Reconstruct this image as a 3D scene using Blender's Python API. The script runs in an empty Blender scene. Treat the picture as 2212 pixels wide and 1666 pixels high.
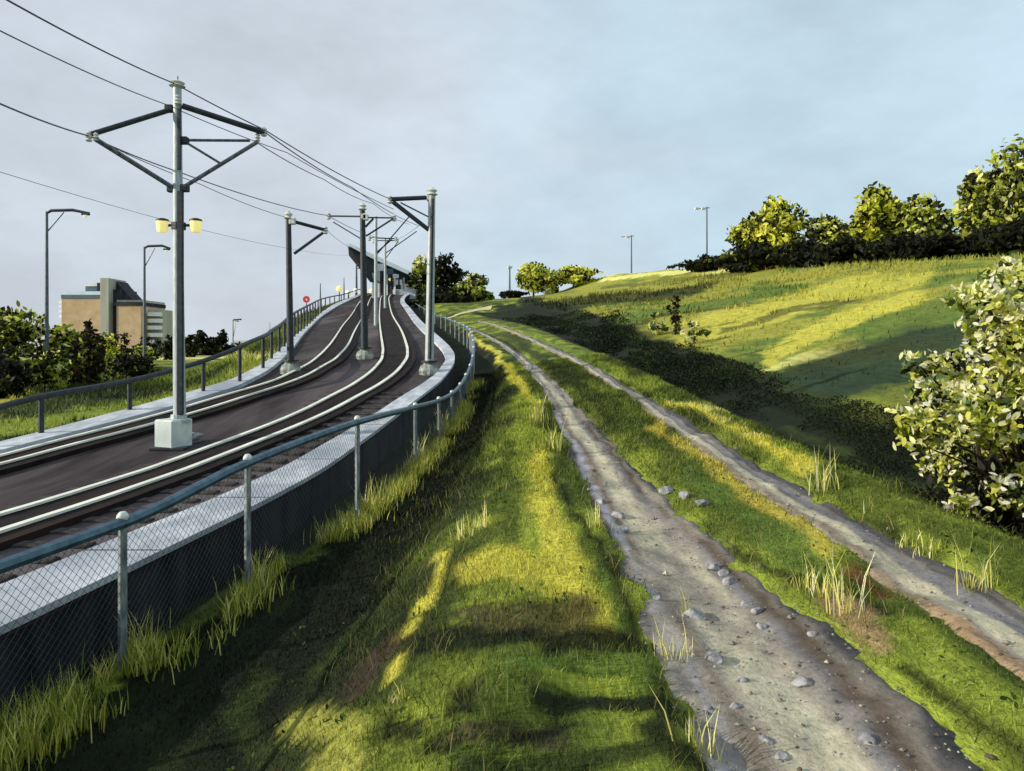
import bpy, math, random
import numpy as np
from mathutils import Vector
R = math.radians
rng = np.random.default_rng(7)
random.seed(7)
scene = bpy.context.scene
COL = scene.collection
F = 1600.0; CU = 1106.0; HV = 750.0          # focal length, centre column and eye level of the survey of the photograph

# ------------------------------------------------------------------ helpers
def P(u, v, Y): return np.array([(u - CU) / F * Y, Y, (HV - v) / F * Y])
def srgb(c, k=1.0):
    out = []
    for x in c:
        x = x / 255.0
        out.append((x / 12.92 if x <= 0.04045 else ((x + 0.055) / 1.055) ** 2.4) * k)
    return np.array(out)
def pchip(x, y, xi):
    x = np.asarray(x, float); y = np.asarray(y, float); xi = np.clip(np.asarray(xi, float), x[0], x[-1])
    h = np.diff(x); d = np.diff(y) / h
    m = np.zeros_like(y)
    if len(x) > 2:
        s = d[:-1] * d[1:] > 0
        w1 = 2 * h[1:] + h[:-1]; w2 = h[1:] + 2 * h[:-1]
        with np.errstate(divide='ignore', invalid='ignore'):
            hm = (w1 + w2) / (w1 / d[:-1] + w2 / d[1:])
        m[1:-1] = np.where(s, hm, 0)
    m[0] = d[0]; m[-1] = d[-1]
    i = np.clip(np.searchsorted(x, xi) - 1, 0, len(h) - 1)
    t = (xi - x[i]) / h[i]; hh = h[i]
    return ((1 + 2*t) * (1-t)**2) * y[i] + t*(1-t)**2 * hh * m[i] + t*t*(3-2*t) * y[i+1] + t*t*(t-1) * hh * m[i+1]
def vnoise(x, y, seed=0):
    xi = np.floor(x).astype(np.int64); yi = np.floor(y).astype(np.int64)
    fx = x - xi; fy = y - yi
    fx = fx*fx*(3-2*fx); fy = fy*fy*(3-2*fy)
    def h(a, b):
        n = (a * 374761393 + b * 668265263 + seed * 974711) & 0x7fffffff
        n = ((n ^ (n >> 13)) * 1274126177) & 0x7fffffff
        return ((n ^ (n >> 16)) & 0xffff) / 65535.0
    return (h(xi, yi)*(1-fx) + h(xi+1, yi)*fx)*(1-fy) + (h(xi, yi+1)*(1-fx) + h(xi+1, yi+1)*fx)*fy
def fbm(x, y, seed=0, o=4):
    s = 0; a = 0.5
    for i in range(o):
        s = s + a * vnoise(x * 2**i, y * 2**i, seed + i * 17); a *= 0.5
    return s / (1 - 0.5**o)
def link(name, me, m=None, parent=None, smooth=False):
    o = bpy.data.objects.new(name, me); COL.objects.link(o)
    if m is not None: me.materials.append(m)
    if parent is not None: o.parent = parent
    me.polygons.foreach_set('use_smooth', np.full(len(me.polygons), bool(smooth)))
    return o
def npmesh(name, V, Fc, m=None, parent=None, col=None, smooth=False):
    """V (n,3), Fc (k,s) constant-size faces, col (n,3) linear base colours"""
    V = np.asarray(V, np.float32); Fc = np.asarray(Fc, np.int32)
    me = bpy.data.meshes.new(name)
    me.vertices.add(len(V)); me.vertices.foreach_set('co', V.ravel())
    me.loops.add(Fc.size); me.loops.foreach_set('vertex_index', Fc.ravel())
    me.polygons.add(len(Fc))
    me.polygons.foreach_set('loop_start', np.arange(len(Fc), dtype=np.int32) * Fc.shape[1])
    if col is not None:
        a = me.color_attributes.new('Col', 'FLOAT_COLOR', 'POINT')
        c = np.ones((len(V), 4), np.float32); c[:, :3] = col
        a.data.foreach_set('color', c.ravel())
    me.update(calc_edges=True)
    return link(name, me, m, parent, smooth)
class MB:
    def __init__(s): s.v = []; s.f = []
    def add(s, vs, fs):
        b = len(s.v); s.v += [tuple(map(float, p)) for p in vs]; s.f += [tuple(b + i for i in f) for f in fs]; return s
    def box(s, c, d, rz=0.0, bev=0.0):
        cx, cy, cz = c; a, b, h = d[0]/2, d[1]/2, d[2]/2
        ca, sa = math.cos(rz), math.sin(rz)
        if bev <= 0:
            pts = [(-a,-b,-h),(a,-b,-h),(a,b,-h),(-a,b,-h),(-a,-b,h),(a,-b,h),(a,b,h),(-a,b,h)]
            fs = [(0,3,2,1),(4,5,6,7),(0,1,5,4),(1,2,6,5),(2,3,7,6),(3,0,4,7)]
        else:
            pts = []; e = bev
            for (z, q) in ((-h, e), (-h+e, 0), (h-e, 0), (h, e)):
                for (x, y) in ((-a+q+(e if q == 0 else 0), -b+q), (a-q-(e if q == 0 else 0), -b+q), (a-q, -b+q+(e if q == 0 else 0)), (a-q, b-q-(e if q == 0 else 0)),
                               (a-q-(e if q == 0 else 0), b-q), (-a+q+(e if q == 0 else 0), b-q), (-a+q, b-q-(e if q == 0 else 0)), (-a+q, -b+q+(e if q == 0 else 0))):
                    pts.append((x, y, z))
            fs = [tuple(range(7, -1, -1)), tuple(range(24, 32))]
            for k in range(3):
                for i in range(8):
                    j = (i+1) % 8; fs.append((k*8+i, k*8+j, k*8+8+j, k*8+8+i))
        return s.add([(cx + x*ca - y*sa, cy + x*sa + y*ca, cz + z) for x, y, z in pts], fs)
    def tube(s, pts, r, n=8, caps=True):
        pts = [Vector(p) for p in pts]; m = len(pts)
        rs = r if hasattr(r, '__len__') else [r] * m
        t0 = (pts[1] - pts[0]).normalized()
        up = Vector((0, 0, 1)) if abs(t0.z) < 0.9 else Vector((1, 0, 0))
        nx = t0.cross(up).normalized(); vs = []
        for i, p in enumerate(pts):
            t = (pts[min(i+1, m-1)] - pts[max(i-1, 0)]).normalized()
            nx = (nx - t * nx.dot(t)).normalized(); ny = t.cross(nx)
            for k in range(n):
                a = 2*math.pi*k/n
                vs.append(p + (nx*math.cos(a) + ny*math.sin(a)) * rs[i])
        fs = [(i*n+k, i*n+(k+1) % n, (i+1)*n+(k+1) % n, (i+1)*n+k) for i in range(m-1) for k in range(n)]
        if caps: fs += [tuple(range(n-1, -1, -1)), tuple((m-1)*n + k for k in range(n))]
        return s.add(vs, fs)
    def lathe(s, c, prof, n=12):
        vs = [(c[0] + r*math.cos(2*math.pi*k/n), c[1] + r*math.sin(2*math.pi*k/n), c[2] + z) for r, z in prof for k in range(n)]
        m = len(prof)
        fs = [(i*n+k, i*n+(k+1) % n, (i+1)*n+(k+1) % n, (i+1)*n+k) for i in range(m-1) for k in range(n)]
        fs += [tuple(range(n-1, -1, -1)), tuple((m-1)*n + k for k in range(n))]
        return s.add(vs, fs)
    def prism(s, poly, ext):
        """poly: 3D points of a flat outline, ext: extrusion vector"""
        n = len(poly); e = np.array(ext, float)
        vs = [np.array(p, float) for p in poly] + [np.array(p, float) + e for p in poly]
        return s.add(vs, [tuple(range(n)), tuple(range(2*n-1, n-1, -1))] + [(i, n+i, n+(i+1) % n, (i+1) % n) for i in range(n)])
    def build(s, name, m, parent=None, smooth=False):
        me = bpy.data.meshes.new(name); me.from_pydata(s.v, [], s.f); me.update()
        import bmesh
        bm = bmesh.new(); bm.from_mesh(me); bmesh.ops.recalc_face_normals(bm, faces=bm.faces); bm.to_mesh(me); bm.free()
        o = link(name, me, m, parent, smooth)
        if smooth:
            try: me.set_sharp_from_angle(angle=R(40))
            except Exception: pass
        return o
def tag(o, label=None, cat=None, group=None, kind=None):
    if label: o['label'] = label
    if cat: o['category'] = cat
    if group: o['group'] = group
    if kind: o['kind'] = kind
    return o
def empty(name, loc, label, cat, group=None, rz=0.0):
    o = bpy.data.objects.new(name, None); COL.objects.link(o); o.location = loc; o.rotation_euler = (0, 0, rz)
    o.empty_display_size = 0.3
    return tag(o, label, cat, group)
def copy_tree(o, parent=None):
    c = o.copy(); COL.objects.link(c); c.parent = parent
    for ch in list(o.children): copy_tree(ch, c)
    return c
def catmull(pts, n):
    pts = np.asarray(pts, float); m = len(pts)
    d = np.concatenate([[0], np.cumsum(np.sqrt(np.linalg.norm(np.diff(pts, axis=0), axis=1)))])
    t = np.linspace(0, d[-1], n)
    return np.stack([pchip(d, pts[:, k], t) for k in range(pts.shape[1])], 1)

# ------------------------------------------------------------------ materials
def newmat(name):
    m = bpy.data.materials.new(name); m.use_nodes = True
    nt = m.node_tree; b = nt.nodes['Principled BSDF']
    return m, nt, b
def N(nt, t, **kw):
    n = nt.nodes.new(t)
    for k, v in kw.items():
        if k in n.inputs: n.inputs[k].default_value = v
        else: setattr(n, k, v)
    return n
def noisy(name, c1, c2, scale=6.0, rough=0.7, metal=0.0, bump=0.2, detail=6.0, bdist=0.02, lo=0.35, hi=0.65, aniso=None, c3=None):
    m, nt, b = newmat(name)
    tc = N(nt, 'ShaderNodeTexCoord')
    mp = N(nt, 'ShaderNodeMapping'); nt.links.new(tc.outputs['Object'], mp.inputs['Vector'])
    if aniso: mp.inputs['Scale'].default_value = aniso
    no = N(nt, 'ShaderNodeTexNoise', Scale=scale, Detail=detail, Roughness=0.62); nt.links.new(mp.outputs[0], no.inputs['Vector'])
    cr = N(nt, 'ShaderNodeValToRGB'); nt.links.new(no.outputs['Fac'], cr.inputs[0])
    e = cr.color_ramp.elements
    e[0].position = lo; e[0].color = (*c1, 1); e[1].position = hi; e[1].color = (*c2, 1)
    out = cr.outputs[0]
    if c3 is not None:
        n2 = N(nt, 'ShaderNodeTexNoise', Scale=scale*0.23, Detail=4.0); nt.links.new(mp.outputs[0], n2.inputs['Vector'])
        r2 = N(nt, 'ShaderNodeValToRGB'); nt.links.new(n2.outputs['Fac'], r2.inputs[0])
        r2.color_ramp.elements[0].position = 0.5; r2.color_ramp.elements[1].position = 0.68
        mx = N(nt, 'ShaderNodeMix', data_type='RGBA'); nt.links.new(r2.outputs[0], mx.inputs[0])
        nt.links.new(out, mx.inputs[6]); mx.inputs[7].default_value = (*c3, 1); out = mx.outputs[2]
    nt.links.new(out, b.inputs['Base Color'])
    b.inputs['Roughness'].default_value = rough; b.inputs['Metallic'].default_value = metal
    if rough >= .8: b.inputs['Specular IOR Level'].default_value = .12
    if bump:
        bp = N(nt, 'ShaderNodeBump', Strength=bump, Distance=bdist); nt.links.new(no.outputs['Fac'], bp.inputs['Height'])
        nt.links.new(bp.outputs[0], b.inputs['Normal'])
    return m
def colmat(name, scale=9.0, bump=0.5, bdist=0.05, rough=0.95, lo=0.45, hi=1.6, aniso=(1, 0.35, 1), fine=40.0):
    """base colour from the mesh's own colour attribute, broken up by two noises"""
    m, nt, b = newmat(name)
    at = N(nt, 'ShaderNodeVertexColor', layer_name='Col')
    tc = N(nt, 'ShaderNodeTexCoord'); mp = N(nt, 'ShaderNodeMapping'); mp.inputs['Scale'].default_value = aniso
    nt.links.new(tc.outputs['Object'], mp.inputs['Vector'])
    n1 = N(nt, 'ShaderNodeTexNoise', Scale=scale, Detail=8.0, Roughness=0.7, Distortion=0.4); nt.links.new(mp.outputs[0], n1.inputs['Vector'])
    n2 = N(nt, 'ShaderNodeTexNoise', Scale=fine, Detail=4.0, Roughness=0.7); nt.links.new(mp.outputs[0], n2.inputs['Vector'])
    ad = N(nt, 'ShaderNodeMath', operation='ADD'); nt.links.new(n1.outputs['Fac'], ad.inputs[0]); nt.links.new(n2.outputs['Fac'], ad.inputs[1])
    mr = N(nt, 'ShaderNodeMapRange'); nt.links.new(ad.outputs[0], mr.inputs[0])
    mr.inputs[1].default_value = 0.72; mr.inputs[2].default_value = 1.28; mr.inputs[3].default_value = lo; mr.inputs[4].default_value = hi
    mx = N(nt, 'ShaderNodeMix', data_type='RGBA', blend_type='MULTIPLY'); mx.inputs[0].default_value = 1
    nt.links.new(at.outputs['Color'], mx.inputs[6]); nt.links.new(mr.outputs[0], mx.inputs[7])
    nt.links.new(mx.outputs[2], b.inputs['Base Color']); b.inputs['Roughness'].default_value = rough
    b.inputs['Specular IOR Level'].default_value = 0.15
    bp = N(nt, 'ShaderNodeBump', Strength=bump, Distance=bdist); nt.links.new(ad.outputs[0], bp.inputs['Height']); nt.links.new(bp.outputs[0], b.inputs['Normal'])
    return m
def leafmat(name, trans=0.35, rough=0.6):
    m, nt, b = newmat(name)
    at = N(nt, 'ShaderNodeVertexColor', layer_name='Col')
    nt.links.new(at.outputs['Color'], b.inputs['Base Color']); b.inputs['Roughness'].default_value = rough
    b.inputs['Specular IOR Level'].default_value = 0.25
    tr = N(nt, 'ShaderNodeBsdfTranslucent'); nt.links.new(at.outputs['Color'], tr.inputs['Color'])
    mx = N(nt, 'ShaderNodeMixShader'); mx.inputs[0].default_value = trans
    nt.links.new(b.outputs[0], mx.inputs[1]); nt.links.new(tr.outputs[0], mx.inputs[2])
    nt.links.new(mx.outputs[0], nt.nodes['Material Output'].inputs['Surface'])
    return m
def lampmat(name, c, s):
    m, nt, b = newmat(name)
    b.inputs['Base Color'].default_value = (*c, 1); b.inputs['Emission Color'].default_value = (*c, 1); b.inputs['Emission Strength'].default_value = s
    return m
M = {}
M['ground'] = colmat('meadow_grass', scale=5.0, fine=34.0, bump=0.7, bdist=0.06)
M['path'] = colmat('dirt', scale=3.0, fine=30.0, lo=0.62, hi=1.3, bump=0.4, bdist=0.025, aniso=(1, 0.75, 1))
M['blade'] = leafmat('grass_blade', 0.3)
M['leaf'] = leafmat('leaf', 0.5)
M['steel'] = noisy('galvanised_steel', (0.045, 0.055, 0.065), (0.17, 0.20, 0.22), scale=7, rough=0.5, metal=0.35, bump=0.1, aniso=(3, 3, 0.6))
M['steel_pale'] = noisy('pale_galvanised_steel', (0.26, 0.31, 0.33), (0.48, 0.53, 0.52), scale=9, rough=0.5, metal=0.1, bump=0.15, aniso=(3, 3, 0.5))
M['darksteel'] = noisy('dark_painted_steel', (0.010, 0.013, 0.018), (0.034, 0.042, 0.052), scale=9, rough=0.55, metal=0.2, bump=0.1)
M['bluesteel'] = noisy('blue_grey_railing_paint', (0.025, 0.065, 0.10), (0.09, 0.17, 0.23), scale=8, rough=0.4, metal=0.2, bump=0.1)
M['post'] = noisy('weathered_post_steel', (0.09, 0.105, 0.115), (0.36, 0.40, 0.39), scale=9, rough=0.5, metal=0.2, bump=0.15, aniso=(2, 2, 0.5))
M['mesh'] = noisy('chain_link_wire', (0.020, 0.024, 0.026), (0.05, 0.056, 0.06), scale=5, rough=0.5, metal=0.3, bump=0)
M['wire'] = noisy('copper_wire', (0.05, 0.055, 0.065), (0.10, 0.105, 0.115), scale=3, rough=0.6, metal=0.2, bump=0)
M['insul'] = noisy('porcelain', (0.5, 0.52, 0.48), (0.72, 0.73, 0.68), scale=14, rough=0.35, bump=0.1)
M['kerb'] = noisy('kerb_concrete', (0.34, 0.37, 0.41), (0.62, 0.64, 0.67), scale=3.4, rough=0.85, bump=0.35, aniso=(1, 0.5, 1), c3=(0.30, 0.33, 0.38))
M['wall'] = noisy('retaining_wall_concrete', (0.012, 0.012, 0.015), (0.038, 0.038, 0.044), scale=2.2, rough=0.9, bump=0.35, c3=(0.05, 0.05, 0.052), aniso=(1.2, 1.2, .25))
M['plinth'] = noisy('plinth_concrete', (0.48, 0.55, 0.53), (0.70, 0.74, 0.68), scale=4, rough=0.85, bump=0.25, c3=(0.38, 0.45, 0.45))
M['deck'] = noisy('track_bed_ballast', (0.020, 0.015, 0.016), (0.080, 0.064, 0.066), scale=1.5, rough=0.95, bump=0.5, detail=10, lo=0.3, hi=0.72, aniso=(1.5, 0.22, 1), c3=(0.115, 0.098, 0.10))
M['slot'] = noisy('rail_trough_ballast', (0.008, 0.006, 0.006), (0.022, 0.016, 0.015), scale=4, rough=0.95, bump=0.5, aniso=(1.5, 0.4, 1), c3=(0.03, 0.016, 0.013))
M['rail'] = noisy('polished_rail_steel', (0.66, 0.66, 0.56), (0.88, 0.87, 0.74), scale=3, rough=0.5, metal=0.0, bump=0.05, aniso=(1, 0.3, 1))
M['rustrail'] = noisy('rail_web_rust', (0.03, 0.02, 0.016), (0.10, 0.06, 0.045), scale=6, rough=0.9, bump=0.3)
M['sleeper'] = noisy('sleeper_timber', (0.02, 0.018, 0.018), (0.08, 0.072, 0.07), scale=8, rough=0.95, bump=0.4)
M['tan'] = noisy('tan_brick', (0.50, 0.34, 0.19), (0.66, 0.48, 0.31), scale=0.35, rough=0.9, bump=0.1)
M['stair'] = noisy('stair_tower_concrete', (0.36, 0.34, 0.28), (0.48, 0.46, 0.40), scale=0.3, rough=0.9, bump=0.1, aniso=(3, 3, 0.3))
M['teal'] = noisy('teal_parapet', (0.05, 0.10, 0.13), (0.09, 0.15, 0.18), scale=0.4, rough=0.7, bump=0)
M['roofpale'] = noisy('pale_roof_metal', (0.55, 0.66, 0.72), (0.75, 0.80, 0.82), scale=0.5, rough=0.6, bump=0)
M['darkwall'] = noisy('charcoal_cladding', (0.022, 0.022, 0.028), (0.05, 0.05, 0.058), scale=0.5, rough=0.8, bump=0)
M['soffit'] = noisy('soffit_boards', (0.008, 0.008, 0.010), (0.022, 0.022, 0.026), scale=.6, rough=.9, bump=0)
M['glass'] = noisy('window_glass', (0.03, 0.04, 0.05), (0.10, 0.12, 0.14), scale=0.5, rough=0.2, bump=0)
M['white'] = noisy('white_paint', (0.66, 0.66, 0.66), (0.82, 0.82, 0.80), scale=2, rough=0.6, bump=0.05)
M['red'] = noisy('red_sign_paint', (0.60, 0.03, 0.04), (0.72, 0.05, 0.06), scale=3, rough=0.5, bump=0)
M['canopyroof'] = noisy('canopy_fascia', (0.78, 0.78, 0.74), (0.90, 0.89, 0.84), scale=0.4, rough=0.6, bump=0)
M['bark'] = noisy('bark', (0.02, 0.016, 0.012), (0.09, 0.07, 0.05), scale=8, rough=0.95, bump=0.6, aniso=(2, 2, 0.4))
M['oldfoot'] = noisy('weathered_footing_concrete', (0.10, 0.11, 0.105), (0.46, 0.50, 0.44), scale=5, rough=0.9, bump=0.5)
M['stone'] = noisy('grey_stone', (0.12, 0.12, 0.13), (0.46, 0.45, 0.45), scale=9, rough=0.9, bump=0.6, bdist=0.03, c3=(0.26, 0.26, 0.28))
M['lampglass'] = lampmat('warm_lamp_glass', (0.95, 0.82, 0.30), 0.55)
M['lampcool'] = lampmat('pale_lamp_glass', (0.85, 0.85, 0.66), 0.45)

# ------------------------------------------------------------------ track bed profile: height as a function of distance
DY = [-40, 0, 10, 12.5, 15.5, 18, 20, 22, 25, 27.3, 30, 38, 50, 70, 90, 113, 130, 160, 260]
DZ = [-2.3, -2.3, -2.3, -2.25, -2.0, -1.7, -1.42, -1.18, -.8, -.56, -.3, .3, 1.16, 2.9, 5.2, 8.0, 9.3, 10.4, 10.6]
def zdeck(y): return pchip(DY, DZ, y)
_ys = np.exp(np.linspace(math.log(4), math.log(128), 4000)); _vs = HV - F * zdeck(_ys) / _ys
def deckpt(u, v):
    Y = float(np.interp(-v, -_vs, _ys)); return np.array([(u - CU) / F * Y, Y])
def deckline(px, back=None, n=260, fwd=None):
    p = [deckpt(*q) for q in px]
    if back is not None: p = [p[0] + (np.array([-back*d, -d])) for d in (40, 18)] + p
    if fwd is not None: p = p + [np.array(q, float) for q in fwd]
    p = np.array(p)
    d = np.concatenate([[0], np.cumsum(np.linalg.norm(np.diff(p, axis=0), axis=1) ** 0.5)])
    # fair the traced points a little
    y = np.interp(np.linspace(0, d[-1], 36), d, p[:, 1]); x = np.interp(np.linspace(0, d[-1], 36), d, p[:, 0])
    k = np.array([1, 2, 1]) / 4.0
    for _ in range(1):
        x[1:-1] = np.convolve(x, k, 'valid'); y[1:-1] = np.convolve(y, k, 'valid')
    q = catmull(np.stack([x, y], 1), n)
    return q
LO = deckline([(0,962),(81,945),(273,893),(433,850),(512,826),(563,798),(600,768),(625,740),(644,722),(689,680),(724,657),(770,640)], back=0.16, fwd=[(-27,150),(-32,200)])
LI = deckline([(0,980),(130,950),(273,914),(433,870),(512,846),(563,820),(606,790),(638,752),(657,722),(692,685),(736,658),(780,640)], back=0.15, fwd=[(-26.2,150),(-31,200)])
RO = deckline([(0,1386),(250,1255),(365,1203),(523,1117),(662,1046),(790,955),(860,900),(915,862),(946,836),(978,806),(989,783),(978,760),(952,733),(915,700),(890,670),(868,647)], back=0.12, fwd=[(-17.5,150),(-20,200)])
RI = deckline([(0,1289),(215,1196),(523,1060),(662,990),(780,920),(850,875),(905,842),(940,817),(962,797),(967,781),(957,762),(938,742),(900,705),(880,675),(860,647)], back=0.12, fwd=[(-18.4,150),(-21,200)])
RA = deckline([(0,992),(180,948),(338,909),(407,887),(527,852),(614,824),(660,799),(701,770),(727,729),(740,705),(775,655),(792,640)], back=0.15, fwd=[(-24,150),(-29,200)])
RB = deckline([(0,1015),(75,992),(338,923),(425,902),(539,863),(600,845),(676,815),(724,786),(752,755),(765,719),(784,684),(802,640)], back=0.15, fwd=[(-23,150),(-28,200)])
RC = deckline([(0,1134),(215,1058),(430,981),(594,928),(680,885),(724,860),(787,828),(822,796),(829,772),(823,729),(819,685),(822,640)], back=0.1, fwd=[(-22,150),(-26,200)])
RD = deckline([(0,1175),(251,1078),(501,980),(655,931),(730,890),(781,860),(845,828),(880,793),(882,760),(866,713),(845,678),(838,640)], back=0.1, fwd=[(-20.6,150),(-25,200)])
def xat(line, y): return np.interp(y, line[:, 1], line[:, 0])

# ------------------------------------------------------------------ terrain: long feature lines, surveyed at distances FY
FY = [3, 5.5, 9, 14, 20, 27, 36, 50, 70, 95, 130]
FE = {
 'F': ([-4.0,-3.65,-3.0,-2.2,-1.65,-1.45,-2.0,-4.0,-7.6,-12.2,-19], [-2.9,-2.9,-2.87,-2.7,-2.1,-1.25,-.45,.75,2.3,5.0,7.2]),
 'S': ([-2.0,-1.9,-1.6,-1.2,-.8,-.7,-1.4,-3.4,-7.0,-11.6,-18], [-2.75,-2.8,-2.75,-2.5,-1.95,-1.15,-.35,.85,2.4,5.1,7.3]),
 'R0': ([-.75,-.7,-.6,-.3,-.1,-.25,-1.1,-3.2,-6.85,-11.45,-17.8], [-1.9,-1.95,-1.85,-1.66,-1.3,-.82,-.16,1.05,2.55,5.17,7.36]),
 'R': ([-.1,.1,.15,.3,.35,.1,-.75,-3.0,-6.7,-11.3,-17.5], [-1.72,-1.72,-1.65,-1.5,-1.2,-.75,-.1,1.1,2.6,5.2,7.4]),
 'T1': ([1.4,1.4,1.3,1.25,1.15,.7,-.1,-2.4,-6.2,-10.9,-17], [-1.8,-1.82,-1.72,-1.52,-1.2,-.72,-.1,1.15,2.7,5.3,7.4]),
 'M': ([2.2,2.3,2.2,2.1,1.95,1.5,.7,-1.6,-5.4,-10.3,-16.4], [-1.70,-1.70,-1.61,-1.43,-1.11,-.63,0,1.27,2.8,5.4,7.5]),
 'T2': ([3.0,3.05,3.1,3.1,2.9,2.4,1.6,-.8,-4.8,-9.8,-16], [-1.74,-1.72,-1.64,-1.42,-1.06,-.51,.09,1.4,2.95,5.5,7.6]),
 'V': ([3.9,3.9,4.0,3.95,3.75,3.3,2.6,.4,-3.6,-8.6,-14.8], [-1.55,-1.55,-1.5,-1.28,-.9,-.38,.2,1.5,3.0,5.6,7.7]),
 'G': ([5.2,5.2,5.2,5.1,5.0,4.8,4.4,2.6,-1.2,-6,-12], [-2.0,-2.0,-1.95,-1.8,-1.45,-.85,-.2,1.25,2.95,5.6,7.7]),
 'H1': ([7.5,7.5,7.5,7.6,7.8,8,8.2,7.2,3.5,-1,-7], [-1.2,-1.2,-1.2,-1.1,-.85,-.35,.3,1.95,3.6,6.0,8.0]),
 'H2': ([14,14,14,14.5,15.5,16,17,18,15,10,4], [.6,.6,.6,.8,1.1,1.5,2.1,3.4,5.0,7.0,9.0]),
 'H3': ([38,38,38,38,38,38,38,36,34,28,20], [5,5,5,5,5.1,5.3,5.6,6.3,7.9,10.2,12.9]),
}
LY = np.log(np.array(FY, float))
xs_t = np.linspace(-7.35, 7.35, 720); XG = 4.0 * np.sinh(xs_t)
YG = np.concatenate([[-60, -40, -26, -16, -10, -6, -3, -1], np.arange(0, 2.4, 0.3), np.exp(np.linspace(math.log(2.4), math.log(3200), 620))])
def profile(y):
    ly = math.log(min(max(y, 3.0), 130.0))
    fx = {k: float(pchip(LY, a[0], ly)) for k, a in FE.items()}; fz = {k: float(pchip(LY, a[1], ly)) for k, a in FE.items()}
    zd = float(zdeck(y)); xl = float(xat(LO, min(max(y, -20), 150)))
    if y < 14: xl = float(xat(LO, max(y, -20)))
    emb = max(zd + 2.2, 0.0)
    xs = [-3000, xl - 6 - 2.2*emb, xl - 2.5 - 2.0*emb, xl - 0.1, xl + 0.6, fx['F'] - 1.6, fx['F'] - 0.7]
    zs = [-2.6, -2.6, -2.75, zd - 0.35, zd - 0.6, min(zd - 0.7, fz['F'] - .1), fz['F'] - 0.08]
    for k in ('F','S','R0','R','T1','M','T2','V','G','H1','H2','H3'):
        xs.append(fx[k]); zs.append(fz[k])
    xs += [fx['H3'] + 14, fx['H3'] + 60, 3000]; zs += [fz['H3'] + .4, fz['H3'] - 1, fz['H3'] - 4]
    if y > 130:
        f = min((y - 130) / 300.0, 1.0); f = f*f*(3-2*f)
        zs = [z*(1-f) + -2.6*f for z in zs]
    xs = np.array(xs, float); zs = np.array(zs)
    for i in range(1, len(xs)):
        if xs[i] <= xs[i-1] + .02: xs[i] = xs[i-1] + .02
    return xs, zs
Z0 = np.zeros((len(YG), len(XG)))
for i, y in enumerate(YG):
    a, b = profile(y); Z0[i] = pchip(a, b, XG)
XX, YY = np.meshgrid(XG, YG)
def feat(k, y): return pchip(LY, FE[k][0], np.log(np.clip(y, 3, 130)))
# bumps: tufts near by, soft hummocks farther off
near = np.clip(1.6 - np.abs(YY) / 22.0, 0.15, 1)
ZB = (fbm(XX * 2.1, YY * 1.3, 3) - .5) * .13 * near + (fbm(XX * 7, YY * 5, 9, 3) - .5) * .055 * near
ZB += (fbm(XX * .25, YY * .16, 21) - .5) * .5 * np.clip((YY - 12) / 40, 0, 1) * np.clip((XX - feat('V', YY)) / 6, 0, 1)
# hummocks and hollows of the trampled turf right in front of the camera
def hollow(u, v, ru, rv, d):
    Y = F * 1.78 / (v - HV); x = (u - CU) / F * Y
    rx = ru / F * Y; ry = Y - F * 1.78 / (v + rv - HV)
    return .9 * d * np.exp(-((XX - x) / rx) ** 2 - ((YY - Y) / max(ry, .05)) ** 2)
lump = .35 * np.clip(1 - ((XX + .7) / 1.9) ** 2, 0, 1) * np.clip((5.2 - YY) / 1.2, 0, 1) * (YY > 1)
ZB += lump * ((fbm(XX * 3.2, YY * 4.2, 303, 3) - .5) * .16)
for h in [(985,1500,35,40,-.10),(1330,1385,70,18,-.07),(1080,1370,80,20,-.06),(1290,1500,80,16,-.06),(860,1560,60,40,-.07),(940,1600,40,18,-.06),
          (1130,1575,55,20,-.06),(1200,1558,40,18,-.06),(1570,1600,55,35,-.10),(760,1420,60,60,-.06)]:
    ZB += hollow(*h)
on_deck = (XX < feat('F', YY) - .5) & (XX > np.interp(YY, LO[:, 1], LO[:, 0]) - .4) & (YY < 160)
ZB[on_deck] = -0.05
Z = Z0 + ZB
def bil(A, x, y):
    x = np.asarray(x, float); y = np.asarray(y, float)
    j = np.clip(np.searchsorted(XG, x) - 1, 0, len(XG) - 2); i = np.clip(np.searchsorted(YG, y) - 1, 0, len(YG) - 2)
    fx = np.clip((x - XG[j]) / (XG[j+1] - XG[j]), 0, 1); fy = np.clip((y - YG[i]) / (YG[i+1] - YG[i]), 0, 1)
    if A.ndim == 3: fx = fx[..., None]; fy = fy[..., None]
    return (A[i, j]*(1-fx) + A[i, j+1]*fx)*(1-fy) + (A[i+1, j]*(1-fx) + A[i+1, j+1]*fx)*fy
def T(x, y): return bil(Z, x, y)
_hy = np.exp(np.linspace(math.log(2.4), math.log(900), 5000))
def hit(u, v, base=False):
    x = (u - CU) / F * _hy; z = (HV - v) / F * _hy; t = bil(Z0, x, _hy)
    k = np.argmax(z <= t)
    if not (z <= t).any(): k = len(_hy) - 1
    y = _hy[k]; return np.array([(u - CU) / F * y, y, float(T(x[k], y))])

# ---- wheel tracks: outlines on the ground
def trackmask(cxk, width, x, y, seed):
    c = feat(cxk, y); w = np.interp(y, *width)
    d = np.abs(x - c) + (fbm(x * 3, y * 1.5, seed) - .5) * .35
    return np.clip((w / 2 - d) / .10, 0, 1)
W1 = ([0, 4, 8, 14, 20, 30, 45, 60], [1.25, 1.15, .95, .75, .62, .5, .45, .3]); W2 = ([0, 4, 8, 14, 20, 30, 45, 60], [.75, .70, .6, .55, .5, .5, .5, .4])
m1 = trackmask('T1', W1, XX, YY, 31); m2 = trackmask('T2', W2, XX, YY, 41)
lim = (YY > -30) & (YY < 62)
Z = Z - .035 * (np.maximum(m1, m2) > .3) * lim

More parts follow.
